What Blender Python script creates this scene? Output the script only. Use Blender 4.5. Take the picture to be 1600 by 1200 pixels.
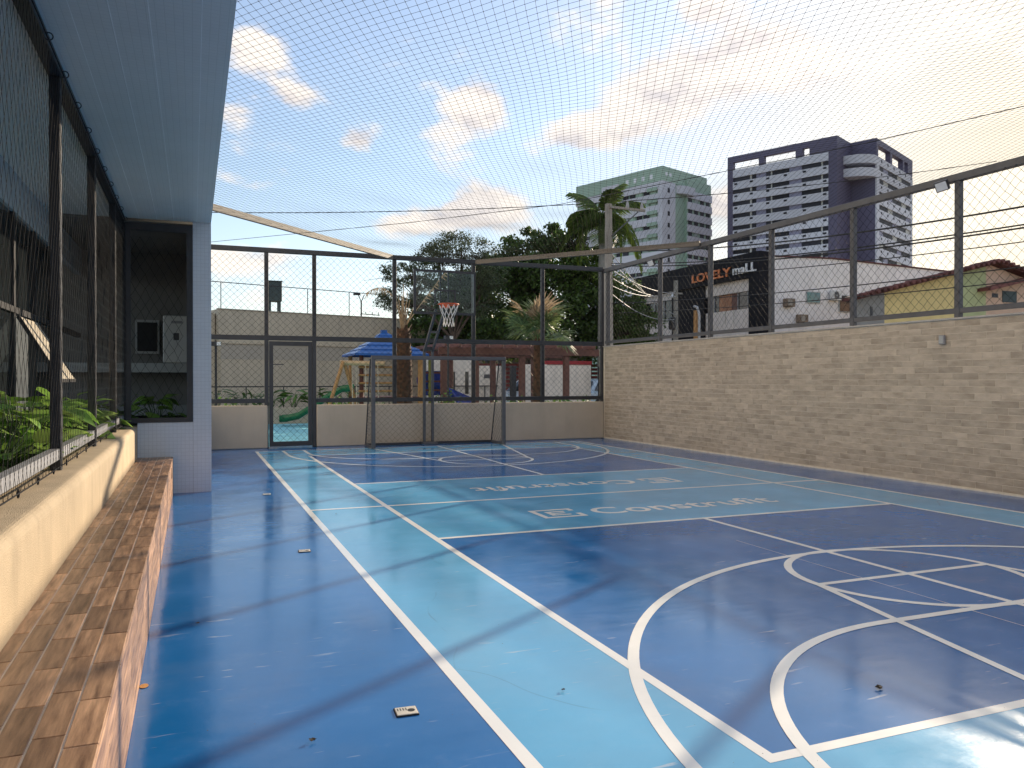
import bpy, math, random
import numpy as np
from mathutils import Vector, Matrix
random.seed(7); rng = np.random.default_rng(7)
R = math.radians; pi = math.pi
for o in list(bpy.data.objects): bpy.data.objects.remove(o)
S = bpy.context.scene; COL = S.collection

# ------------------------------------------------------------------ camera
cam = bpy.data.cameras.new('camera'); camo = bpy.data.objects.new('camera', cam); COL.objects.link(camo)
cam.sensor_width = 36; cam.lens = 36 * 1243.85 / 1600; cam.clip_start = .05; cam.clip_end = 3000
camo.location = (0, 0, 1.45); camo.rotation_euler = (R(90 - .3234), 0, -.381085)
S.camera = camo

# ------------------------------------------------------------------ sky, sun, exposure
SUN_AZ, SUN_EL = R(56.5), R(17.0)
W = bpy.data.worlds.new('World'); S.world = W; W.use_nodes = True
def world():
    nt = W.node_tree; N = nt.nodes; L = nt.links; N.clear()
    def m(op, a, b=None, c=None, clamp=False):
        n = N.new('ShaderNodeMath'); n.operation = op; n.use_clamp = clamp
        for i, x in enumerate((a, b, c)):
            if x is None: continue
            if isinstance(x, (int, float)): n.inputs[i].default_value = x
            else: L.new(x, n.inputs[i])
        return n.outputs[0]
    sky = N.new('ShaderNodeTexSky'); sky.sky_type = 'NISHITA'; sky.sun_disc = False
    sky.sun_elevation = SUN_EL; sky.sun_rotation = SUN_AZ
    sky.air_density = 1.0; sky.dust_density = .8; sky.ozone_density = 2.6; sky.altitude = 20
    sc = N.new('ShaderNodeSeparateColor'); L.new(sky.outputs[0], sc.inputs[0])                       # hazy evening air: the glow round the sun levels off
    pk = m('MAXIMUM', m('MAXIMUM', sc.outputs[0], sc.outputs[1]), sc.outputs[2])
    cap = N.new('ShaderNodeVectorMath'); cap.operation = 'SCALE'; L.new(sky.outputs[0], cap.inputs[0]); L.new(m('MINIMUM', m('DIVIDE', 6.4, m('MAXIMUM', pk, .001)), 1.0), cap.inputs['Scale'])
    tc = N.new('ShaderNodeTexCoord'); nrm = N.new('ShaderNodeVectorMath'); nrm.operation = 'NORMALIZE'
    L.new(tc.outputs['Generated'], nrm.inputs[0]); sp = N.new('ShaderNodeSeparateXYZ'); L.new(nrm.outputs[0], sp.inputs[0])
    X, Y, Z = sp.outputs
    az = m('ARCTAN2', X, Y); el = m('ARCSINE', Z)
    dt = N.new('ShaderNodeVectorMath'); dt.operation = 'DOT_PRODUCT'; L.new(nrm.outputs[0], dt.inputs[0]); dt.inputs[1].default_value = (math.sin(SUN_AZ) * math.cos(SUN_EL), math.cos(SUN_AZ) * math.cos(SUN_EL), math.sin(SUN_EL))
    fw = m('POWER', m('MAXIMUM', dt.outputs['Value'], 0.0), 22.0)                                   # low sun: warm light scattered forward
    warm = N.new('ShaderNodeMix'); warm.data_type = 'RGBA'; warm.blend_type = 'MULTIPLY'; L.new(fw, warm.inputs[0]); L.new(cap.outputs[0], warm.inputs[6]); warm.inputs[7].default_value = (1, .96, .86, 1)
    # noise on a cloud layer far overhead
    cx = N.new('ShaderNodeCombineXYZ'); L.new(X, cx.inputs[0]); L.new(Y, cx.inputs[1]); L.new(m('MULTIPLY', Z, 1.9), cx.inputs[2])
    def noise(scale, det, rough, off=(0, 0, 0)):
        v = N.new('ShaderNodeVectorMath'); v.operation = 'ADD'; L.new(cx.outputs[0], v.inputs[0]); v.inputs[1].default_value = off
        n = N.new('ShaderNodeTexNoise'); n.inputs['Scale'].default_value = scale; n.inputs['Detail'].default_value = det
        n.inputs['Roughness'].default_value = rough; L.new(v.outputs[0], n.inputs['Vector']); return n.outputs['Fac']
    n1 = noise(7.0, 10, .60, (3.1, 1.7, .4)); n2 = noise(7.0, 10, .60, (3.1 + .012, 1.7 + .008, .4 + .022))
    big = noise(2.2, 2, .5, (9, 2, 1))
    tot = None
    for a, e, sa, se, w in ((35.3, 20.6, 4.6, 1.9, .62), (31, 18.6, 4, 1.7, .6), (27, 16.9, 3.6, 1.2, .5), (19.6, 18.9, 2.6, 1.9, .55), (40, 21.5, 3, 1.5, .45),
                            (20.2, 12.1, 2.9, 1.5, .55), (14.6, 11.0, 3.6, 1.3, .5), (4.6, 21.6, 2.0, 1.4, .45), (6.8, 18.9, 1.6, 1, .33), (2, 17.5, 1.8, 1, .33),
                            (10.9, 16.4, 1.7, 1.1, .42), (35.4, 24.2, 2.2, 1, .42), (3, 8.2, 4, 1, .35), (36, 12, 3, 1, .35)):
        g = m('EXPONENT', m('MULTIPLY', m('ADD', m('POWER', m('DIVIDE', m('SUBTRACT', az, R(a)), R(sa)), 2.0), m('POWER', m('DIVIDE', m('SUBTRACT', el, R(e)), R(se)), 2.0)), -1.0))
        g = m('MULTIPLY', g, w); tot = g if tot is None else m('ADD', tot, g)
    tot = m('MULTIPLY', m('MINIMUM', tot, .62), .68)
    d1 = m('ADD', m('ADD', n1, tot), m('MULTIPLY', m('SUBTRACT', big, .5), .5)); d2 = m('ADD', n2, tot)
    mr = N.new('ShaderNodeMapRange'); mr.interpolation_type = 'SMOOTHSTEP'; mr.inputs['From Min'].default_value = .55; mr.inputs['From Max'].default_value = .72
    L.new(d1, mr.inputs['Value']); mask = m('MULTIPLY', mr.outputs[0], .9)
    mask = m('MULTIPLY', mask, m('MULTIPLY', m('MAXIMUM', Z, 0.0), 14.0, clamp=True), clamp=True)
    hz = m('MULTIPLY', m('EXPONENT', m('MULTIPLY', m('MAXIMUM', el, 0.0), -1 / R(10.))), .62)      # low haze round the whole horizon
    veil = m('MULTIPLY', m('ADD', n1, big), .16)                                                    # thin high cloud
    hv = N.new('ShaderNodeMix'); hv.data_type = 'RGBA'; L.new(m('MAXIMUM', hz, veil), hv.inputs[0]); L.new(warm.outputs[2], hv.inputs[6]); hv.inputs[7].default_value = (5.0, 4.7, 4.4, 1)
    # lit rims towards the sun, greyer bellies
    lit = m('ADD', m('MULTIPLY', m('SUBTRACT', n1, n2), 6.0), m('SUBTRACT', 1.3, m('MULTIPLY', d1, .85)), clamp=True)
    cm = N.new('ShaderNodeMix'); cm.data_type = 'RGBA'; L.new(lit, cm.inputs[0])
    cm.inputs[6].default_value = (3.7, 3.38, 3.32, 1); cm.inputs[7].default_value = (5.7, 5.1, 4.5, 1)
    cf = N.new('ShaderNodeVectorMath'); cf.operation = 'SCALE'; L.new(cm.outputs[2], cf.inputs[0]); L.new(m('ADD', m('MULTIPLY', fw, .45), 1.0), cf.inputs['Scale'])
    mx = N.new('ShaderNodeMix'); mx.data_type = 'RGBA'; L.new(mask, mx.inputs[0]); L.new(hv.outputs[2], mx.inputs[6]); L.new(cf.outputs[0], mx.inputs[7])
    bg = N.new('ShaderNodeBackground'); bg.inputs[1].default_value = .138; L.new(mx.outputs[2], bg.inputs[0])
    out = N.new('ShaderNodeOutputWorld'); L.new(bg.outputs[0], out.inputs[0])
world()
sun = bpy.data.lights.new('sun', 'SUN'); suno = bpy.data.objects.new('sun', sun); COL.objects.link(suno)
sun.energy = 5.0; sun.angle = R(.6); sun.color = (1, .83, .62)
sd = Vector((math.sin(SUN_AZ) * math.cos(SUN_EL), math.cos(SUN_AZ) * math.cos(SUN_EL), math.sin(SUN_EL)))
suno.rotation_euler = (-sd).to_track_quat('-Z', 'Y').to_euler()
S.render.engine = 'CYCLES'; cy = S.cycles; cy.max_bounces = 6; cy.diffuse_bounces = 4; cy.glossy_bounces = 3; cy.transparent_max_bounces = 8; cy.caustics_reflective = False; cy.caustics_refractive = False
S.view_settings.view_transform = 'Standard'; S.view_settings.look = 'None'; S.view_settings.exposure = .68; S.view_settings.gamma = 1

# ------------------------------------------------------------------ materials
MATS = {}
def mat(name, col, rough=.6, var=.12, vs=4., bump=0., bs=40., metal=0., col2=None, orand=0., coat=0., stretch=None, world=False, spec=.5, transl=0., det=6., stain=0.):
    if name in MATS: return MATS[name]
    m = bpy.data.materials.new(name); m.use_nodes = True; nt = m.node_tree; N = nt.nodes; L = nt.links
    b = N['Principled BSDF']; b.inputs['Roughness'].default_value = rough; b.inputs['Metallic'].default_value = metal
    b.inputs['Specular IOR Level'].default_value = spec
    if coat: b.inputs['Coat Weight'].default_value = coat; b.inputs['Coat Roughness'].default_value = .08
    if world: src = N.new('ShaderNodeNewGeometry').outputs['Position']
    else: src = N.new('ShaderNodeTexCoord').outputs['Object']
    oi = N.new('ShaderNodeObjectInfo')
    gi = N.new('ShaderNodeNewGeometry')
    add = N.new('ShaderNodeMath'); add.operation = 'ADD'; L.new(oi.outputs['Random'], add.inputs[0]); L.new(gi.outputs['Random Per Island'], add.inputs[1])
    fr = N.new('ShaderNodeMath'); fr.operation = 'FRACT'; L.new(add.outputs[0], fr.inputs[0])
    mp = N.new('ShaderNodeMapping'); L.new(src, mp.inputs[0])
    if stretch: mp.inputs['Scale'].default_value = stretch
    vec = mp.outputs[0]
    if orand:
        sc = N.new('ShaderNodeMath'); sc.operation = 'MULTIPLY'; sc.inputs[1].default_value = 37.; L.new(fr.outputs[0], sc.inputs[0])
        va = N.new('ShaderNodeVectorMath'); va.operation = 'ADD'; L.new(vec, va.inputs[0]); L.new(sc.outputs[0], va.inputs[1]); vec = va.outputs[0]
    n = N.new('ShaderNodeTexNoise'); n.inputs['Scale'].default_value = vs; n.inputs['Detail'].default_value = det; n.inputs['Roughness'].default_value = .6; L.new(vec, n.inputs['Vector'])
    mr = N.new('ShaderNodeMapRange'); mr.inputs['From Min'].default_value = .3; mr.inputs['From Max'].default_value = .7; L.new(n.outputs['Fac'], mr.inputs['Value'])
    mx = N.new('ShaderNodeMix'); mx.data_type = 'RGBA'; L.new(mr.outputs[0], mx.inputs[0])
    c2 = col2 or [min(1, c * (1 + var)) for c in col]; c1 = col if col2 else [c * (1 - var) for c in col]
    mx.inputs[6].default_value = (*c1, 1); mx.inputs[7].default_value = (*c2, 1); out = mx.outputs[2]
    if orand:
        hs = N.new('ShaderNodeHueSaturation'); L.new(out, hs.inputs['Color'])
        r = N.new('ShaderNodeMapRange'); r.inputs['To Min'].default_value = 1 - orand; r.inputs['To Max'].default_value = 1 + orand; L.new(fr.outputs[0], r.inputs['Value']); L.new(r.outputs[0], hs.inputs['Value'])
        out = hs.outputs[0]
    if stain:      # rain runs and grime with shapes of their own
        mp2 = N.new('ShaderNodeMapping'); mp2.inputs['Scale'].default_value = (2.2, 2.2, .35); L.new(N.new('ShaderNodeNewGeometry').outputs['Position'], mp2.inputs[0])
        ns = N.new('ShaderNodeTexNoise'); ns.inputs['Scale'].default_value = 1.6; ns.inputs['Detail'].default_value = 8; ns.inputs['Roughness'].default_value = .68; L.new(mp2.outputs[0], ns.inputs['Vector'])
        rs = N.new('ShaderNodeMapRange'); rs.inputs['From Min'].default_value = .46; rs.inputs['From Max'].default_value = .78; rs.inputs['To Max'].default_value = stain; L.new(ns.outputs['Fac'], rs.inputs['Value'])
        xs = N.new('ShaderNodeMix'); xs.data_type = 'RGBA'; L.new(rs.outputs[0], xs.inputs[0]); L.new(out, xs.inputs[6]); xs.inputs[7].default_value = (*[c * .38 for c in col], 1); out = xs.outputs[2]
    L.new(out, b.inputs['Base Color'])
    if bump:
        n2 = N.new('ShaderNodeTexNoise'); n2.inputs['Scale'].default_value = bs; n2.inputs['Detail'].default_value = 5; L.new(vec, n2.inputs['Vector'])
        bu = N.new('ShaderNodeBump'); bu.inputs['Strength'].default_value = bump; bu.inputs['Distance'].default_value = .01; L.new(n2.outputs['Fac'], bu.inputs['Height']); L.new(bu.outputs[0], b.inputs['Normal'])
    if transl:
        tr = N.new('ShaderNodeBsdfTranslucent'); L.new(out, tr.inputs[0]); ms = N.new('ShaderNodeMixShader'); ms.inputs[0].default_value = transl
        L.new(b.outputs[0], ms.inputs[1]); L.new(tr.outputs[0], ms.inputs[2]); L.new(ms.outputs[0], N['Material Output'].inputs[0])
    MATS[name] = m; return m

def floor_mat(name, col, light=1.25, dirt=1.):
    # painted self-levelling floor: uneven gloss, slow ripples, scuffs and drag marks
    m = bpy.data.materials.new(name); m.use_nodes = True; N = m.node_tree.nodes; L = m.node_tree.links; b = N['Principled BSDF']
    pos = N.new('ShaderNodeNewGeometry').outputs['Position']
    def noise(scale, det=4, st=(1, 1, 1), rough=.55):
        mp = N.new('ShaderNodeMapping'); mp.inputs['Scale'].default_value = st; L.new(pos, mp.inputs[0])
        n = N.new('ShaderNodeTexNoise'); n.inputs['Scale'].default_value = scale; n.inputs['Detail'].default_value = det; n.inputs['Roughness'].default_value = rough; L.new(mp.outputs[0], n.inputs['Vector']); return n.outputs['Fac']
    def mr(x, a, c, lo=0, hi=1):
        n = N.new('ShaderNodeMapRange'); n.inputs['From Min'].default_value = a; n.inputs['From Max'].default_value = c; n.inputs['To Min'].default_value = lo; n.inputs['To Max'].default_value = hi; L.new(x, n.inputs['Value']); return n.outputs[0]
    def mix(f, a, c):
        n = N.new('ShaderNodeMix'); n.data_type = 'RGBA'
        for i, x in ((0, f), (6, a), (7, c)):
            if isinstance(x, tuple): n.inputs[i].default_value = (*x, 1)
            else: L.new(x, n.inputs[i])
        return n.outputs[2]
    def mul(a, c):
        n = N.new('ShaderNodeMath'); n.operation = 'MULTIPLY'; L.new(a, n.inputs[0])
        if isinstance(c, float): n.inputs[1].default_value = c
        else: L.new(c, n.inputs[1])
        return n.outputs[0]
    c = tuple(col); lt = tuple(min(1, x * light + .012) for x in col)
    base = mix(mr(noise(.8, 6), .35, .65), tuple(x * .9 for x in c), lt)
    dust = mul(mr(noise(3.2, 8, (1, 1, 1), .7), .56, .78), .10 * dirt)
    base = mix(dust, base, (.42, .44, .46))
    scuff = mul(mul(mr(noise(7, 3, (.35, 2.2, 1)), .66, .72), mr(noise(1.3, 3), .5, .62)), .35 * dirt)
    base = mix(scuff, base, (.55, .58, .62))
    # pale drag marks in thin arcs, and hairline cracks
    wv = N.new('ShaderNodeTexVoronoi'); wv.feature = 'DISTANCE_TO_EDGE'; wv.inputs['Scale'].default_value = .42
    wd = N.new('ShaderNodeVectorMath'); wd.operation = 'ADD'; L.new(pos, wd.inputs[0]); wn = N.new('ShaderNodeTexNoise'); wn.inputs['Scale'].default_value = .7; wn.inputs['Detail'].default_value = 2; L.new(pos, wn.inputs['Vector']); L.new(wn.outputs['Color'], wd.inputs[1]); L.new(wd.outputs[0], wv.inputs['Vector'])
    crack = mul(mul(mr(wv.outputs['Distance'], .0, .0035, 1, 0), mr(noise(.9, 3), .5, .56)), .3 * dirt); base = mix(crack, base, (.03, .04, .06))
    smear = mul(mr(noise(.9, 5, (1, 1, 1), .6), .50, .85), .22 * dirt); base = mix(smear, base, (.30, .36, .42))
    worn = mul(mul(mr(noise(16, 2, (.25, 1.6, 1)), .68, .73), mr(noise(1.9, 2), .48, .6)), .55 * dirt); base = mix(worn, base, (.6, .63, .66))
    # fine dark specks of grit
    base = mix(mul(mr(noise(55, 2), .74, .78), .25 * dirt), base, (.03, .03, .03))
    L.new(base, b.inputs['Base Color'])
    rg = mr(noise(1.6, 7, (1, 1, 1), .65), .3, .72, .085, .23); L.new(rg, b.inputs['Roughness'])
    b.inputs['Specular IOR Level'].default_value = .45
    bu = N.new('ShaderNodeBump'); bu.inputs['Strength'].default_value = .20; bu.inputs['Distance'].default_value = .010; wr = N.new('ShaderNodeMath'); wr.operation = 'MULTIPLY_ADD'; L.new(noise(5., 4, (.45, 1.7, 1)), wr.inputs[0]); wr.inputs[1].default_value = .55; L.new(noise(1.7, 3), wr.inputs[2]); L.new(wr.outputs[0], bu.inputs['Height'])
    b2 = N.new('ShaderNodeBump'); b2.inputs['Strength'].default_value = .07; b2.inputs['Distance'].default_value = .004; L.new(noise(38, 3), b2.inputs['Height']); L.new(bu.outputs[0], b2.inputs['Normal']); L.new(b2.outputs[0], b.inputs['Normal'])
    return m

def mosaic_mat(name, col, size, col2, mortar, axis='xz', seam=0, rough=.35):
    # small glazed mosaic, too fine to pick apart
    m = bpy.data.materials.new(name); m.use_nodes = True; N = m.node_tree.nodes; L = m.node_tree.links; b = N['Principled BSDF']
    pos = N.new('ShaderNodeNewGeometry').outputs['Position']; sp = N.new('ShaderNodeSeparateXYZ'); L.new(pos, sp.inputs[0]); cb = N.new('ShaderNodeCombineXYZ')
    ix = {'x': 0, 'y': 1, 'z': 2}; L.new(sp.outputs[ix[axis[0]]], cb.inputs[0]); L.new(sp.outputs[ix[axis[1]]], cb.inputs[1])
    br = N.new('ShaderNodeTexBrick'); br.offset = 0; br.inputs['Scale'].default_value = 1; br.inputs['Brick Width'].default_value = size; br.inputs['Row Height'].default_value = size
    br.inputs['Mortar Size'].default_value = size * .045; br.inputs['Mortar Smooth'].default_value = .3; br.inputs['Color1'].default_value = (*col, 1); br.inputs['Color2'].default_value = (*col2, 1); br.inputs['Mortar'].default_value = (*mortar, 1)
    L.new(cb.outputs[0], br.inputs['Vector']); out = br.outputs['Color']
    n = N.new('ShaderNodeTexNoise'); n.inputs['Scale'].default_value = 1.1; n.inputs['Detail'].default_value = 9; n.inputs['Roughness'].default_value = .65; L.new(pos, n.inputs['Vector'])
    mx = N.new('ShaderNodeMix'); mx.data_type = 'RGBA'; mx.blend_type = 'MULTIPLY'; mx.inputs[0].default_value = .24; L.new(out, mx.inputs[6]); L.new(n.outputs['Fac'], mx.inputs[7])
    L.new(mx.outputs[2], b.inputs['Base Color']); b.inputs['Roughness'].default_value = rough
    bu = N.new('ShaderNodeBump'); bu.inputs['Strength'].default_value = .3; bu.inputs['Distance'].default_value = .002; bu.invert = True; L.new(br.outputs['Fac'], bu.inputs['Height']); L.new(bu.outputs[0], b.inputs['Normal'])
    return m

def glass_mat(name, col, rough=.04):
    m = bpy.data.materials.new(name); m.use_nodes = True; b = m.node_tree.nodes['Principled BSDF']
    b.inputs['Base Color'].default_value = (*col, 1); b.inputs['Roughness'].default_value = rough; b.inputs['Specular IOR Level'].default_value = .7; return m
def clear_mat(name):
    m = bpy.data.materials.new(name); m.use_nodes = True; N = m.node_tree.nodes; L = m.node_tree.links
    t = N.new('ShaderNodeBsdfTransparent'); t.inputs[0].default_value = (.86, .9, .9, 1); g = N.new('ShaderNodeBsdfGlossy'); g.inputs['Roughness'].default_value = .05
    f = N.new('ShaderNodeFresnel'); f.inputs[0].default_value = 1.45; ms = N.new('ShaderNodeMixShader'); L.new(f.outputs[0], ms.inputs[0]); L.new(t.outputs[0], ms.inputs[1]); L.new(g.outputs[0], ms.inputs[2]); L.new(ms.outputs[0], N['Material Output'].inputs[0]); return m

M = dict(
 blue=floor_mat('court_blue', (.006, .128, .385), 1.12), light=floor_mat('court_light_blue', (.11, .40, .67), 1.06), white=floor_mat('court_white', (.90, .90, .87), 1.0, .12),
 ground=mat('ground', (.27, .24, .205), .9, .25, .3, world=True), teal=mat('playground_rubber', (.22, .58, .66), .7, .12, 2.),
 stucco=mat('cream_stucco', (.49, .385, .255), .85, .10, 2.5, .55, 160., stain=.4), grey_stucco=mat('taupe_stucco', (.50, .415, .32), .85, .08, 1.5, .3, 150., stain=.15),
 brick=mat('taupe_brick', (.35, .285, .215), .8, bump=.5, bs=60., col2=(.57, .48, .375), orand=.12, vs=4.5, det=5., stretch=(1, .8, 2.2)),
 joint=mat('pale_joint', (.70, .62, .50), .9, .15, 8.), coping=mat('wall_coping', (.45, .42, .38), .7, .15, 5., stain=.4),
 wood=mat('wood_tile', (.14, .072, .038), .36, bump=.15, bs=60., col2=(.57, .35, .205), orand=.34, vs=2.6, stretch=(14, 1.4, 14)), grout=mat('bench_grout', (.72, .62, .50), .85, .1, 8.),
 steel=mat('charcoal_steel', (.032, .032, .036), .45, .2, 6., spec=.5), steel2=mat('grey_steel', (.085, .085, .092), .5, .2, 6.), beam=mat('taupe_beam', (.15, .128, .105), .55, .15, 3.),
 galv=mat('galvanised_rail', (.30, .30, .31), .5, .15, 6.),
 cord=mat('black_net_cord', (.012, .012, .014), .75, .2, 30., spec=.12), goalcord=mat('goal_net_cord', (.02, .02, .022), .7, .2, 30.), white_cord=mat('white_cord', (.75, .75, .73), .7, .1, 20.),
 pillar=mosaic_mat('blue_grey_mosaic', (.76, .80, .86), .0475, (.73, .77, .83), (.60, .63, .68), 'xz'), soffit=mosaic_mat('blue_mosaic_soffit', (.82, .84, .82), .0475, (.80, .82, .80), (.70, .72, .70), 'xy'),
 facade=mosaic_mat('facade_mosaic', (.74, .73, .71), .0475, (.71, .70, .68), (.6, .6, .58), 'yz'), seam=mat('pale_seam', (.88, .9, .9), .6, .1, 5.),  # unseen facade face, whitened to bounce sun onto the brick wall
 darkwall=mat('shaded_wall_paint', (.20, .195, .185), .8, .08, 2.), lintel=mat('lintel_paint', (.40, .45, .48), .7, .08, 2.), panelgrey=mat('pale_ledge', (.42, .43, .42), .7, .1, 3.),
 glass=glass_mat('dark_window_glass', (.018, .022, .024)), tealglass=glass_mat('teal_window_glass', (.08, .24, .28), .1), clear=clear_mat('clear_acrylic'),
 sash_glare=mat('sunlit_window_sash', (.62, .55, .44), .35, .1, 4.), soil=mat('planter_soil', (.05, .035, .025), .95, .3, 12., .6, 40.),  # beige of the sash is a sunlit glass reflection put into its colour
 ac=mat('ac_white', (.62, .62, .60), .45, .06, 3.), black=mat('black_void', (.006, .006, .007), .6, .1, 3.), rust=mat('rusty_ac', (.20, .15, .11), .8, .4, 8.),
 leaf=mat('broad_leaf', (.10, .26, .03), .34, .3, 3., col2=(.36, .50, .12), orand=.5, transl=.35), stem=mat('green_stem', (.07, .13, .03), .6, .2, 5.),
 hedge=mat('hedge_leaf', (.045, .115, .018), .5, .3, 3., col2=(.13, .24, .04), orand=.35, transl=.3),
 mango=mat('dark_tree_leaf', (.036, .078, .017), .42, .3, 3., col2=(.11, .18, .036), orand=.45, transl=.25), airy=mat('olive_tree_leaf', (.075, .10, .05), .6, .3, 3., col2=(.15, .185, .095), orand=.4, transl=.3),
 palm=mat('palm_leaflet', (.045, .095, .015), .45, .3, 3., col2=(.15, .21, .035), orand=.4, transl=.3), fan=mat('fan_leaf', (.10, .155, .05), .5, .3, 3., col2=(.22, .27, .115), orand=.3, transl=.3), dry=mat('dry_frond', (.30, .21, .12), .8, .3, 4., col2=(.52, .40, .26), orand=.3, transl=.2),
 bark=mat('tree_bark', (.085, .06, .045), .9, .35, 6., .7, 30.), palmbark=mat('palm_bark', (.10, .052, .030), .9, .4, 10., .8, 30.), shaft=mat('palm_crownshaft', (.10, .14, .05), .55, .2, 4.), greybark=mat('royal_palm_trunk', (.25, .24, .21), .8, .2, 4.),
 log=mat('pine_log', (.33, .165, .055), .55, .25, 3., col2=(.50, .28, .11), stretch=(4, 4, 1)), palelog=mat('pale_pine', (.56, .40, .22), .55, .2, 4.), darkwood=mat('dark_stained_wood', (.10, .026, .016), .6, .25, 4.), maroon=mat('maroon_timber', (.15, .062, .045), .6, .2, 4.),
 roofblue=mat('blue_plastic_roof', (.015, .10, .37), .32, .08, 3.), slideblue=mat('blue_slide', (.018, .05, .30), .28, .08, 3.), slidegreen=mat('green_slide', (.012, .15, .055), .3, .08, 3.), olive=mat('olive_paint', (.16, .16, .03), .5, .1, 4.), rope=mat('pale_rope', (.62, .55, .42), .8, .1, 20.),
 hall=mat('hall_wall', (.60, .52, .39), .85, .06, .6, stain=.4), hall2=mat('hall_band', (.48, .43, .35), .85, .06, .6), tank=mat('green_grey_tank', (.05, .075, .075), .6, .15, 3.),
 cream=mat('cream_wall', (.82, .75, .66), .85, .08, 1., stain=.4), red=mat('red_paint', (.32, .02, .025), .5, .1, 3.), redbrick=mat('red_slats', (.22, .05, .045), .7, .2, 3.),
 rim=mat('orange_rim', (.62, .10, .03), .4, .15, 8.),
 concrete=mat('concrete_pole', (.34, .31, .27), .85, .15, 3., .3, 40., stain=.4), cable=mat('black_cable', (.02, .02, .02), .6, .1, 5.), palecable=mat('pale_cable', (.42, .42, .42), .5, .1, 5.),
 mallblack=mat('black_cladding', (.012, .012, .016), .7, .2, 2., spec=.15), mallwhite=mat('mall_white', (.78, .70, .64), .8, .08, 1.2, stain=.4), sidewhite=mat('white_gable', (.82, .79, .78), .85, .06, .8, stain=.4), brickorange=mat('orange_curtain', (.42, .20, .11), .7, .3, 2.), winblack=glass_mat('mall_glass', (.02, .022, .028), .08),
 signorange=mat('sign_orange', (.75, .20, .04), .4, .05, 3.), signwhite=mat('sign_white', (.8, .8, .8), .4, .05, 3.),
 yellow=mat('yellow_wall', (.80, .62, .27), .85, .1, 1.), greenw=mat('green_wall', (.50, .53, .27), .85, .1, 1.), pinkw=mat('pink_wall', (.70, .48, .34), .85, .1, 1.), tile=mat('clay_roof_tile', (.15, .055, .045), .8, .3, 3., orand=.3), greyw=mat('grey_render', (.30, .29, .27), .85, .12, 1.5),
 purple=mat('purple_tile', (.115, .10, .155), .6, .08, .3), purpled=mat('purple_panel', (.26, .25, .33), .6, .1, .3), band=mat('white_parapet', (.66, .65, .68), .75, .05, .3), winfar=mat('far_window', (.035, .035, .042), .6, .3, .4, spec=.2, orand=.5), creamm=mat('cream_mullion', (.52, .50, .44), .7, .05, 1.),
 greent=mat('green_tile', (.36, .48, .37), .65, .08, .3), greend=mat('green_grey_tile', (.33, .38, .34), .65, .08, .3), roofmaroon=mat('maroon_roof', (.12, .045, .045), .8, .2, 1.),
 carsilver=mat('silver_car_paint', (.66, .70, .72), .3, .04, 2., coat=.6), carblue=mat('pale_blue_car_paint', (.55, .66, .74), .3, .04, 2., coat=.6), tyre=mat('tyre_rubber', (.02, .02, .02), .85, .1, 8.), chrome=mat('wheel_alloy', (.5, .5, .5), .3, .1, 5., metal=.8), lampglass=mat('headlight_glass', (.7, .72, .75), .15, .05, 5.), lampred=mat('tail_light', (.4, .02, .02), .25, .05, 5.),
 drain=mat('cream_drain_plastic', (.62, .58, .50), .5, .1, 20.), debris=mat('dry_debris', (.035, .028, .018), .9, .4, 40.), rustspot=mat('rust_stain', (.42, .22, .07), .9, .3, 30.),
)

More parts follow.
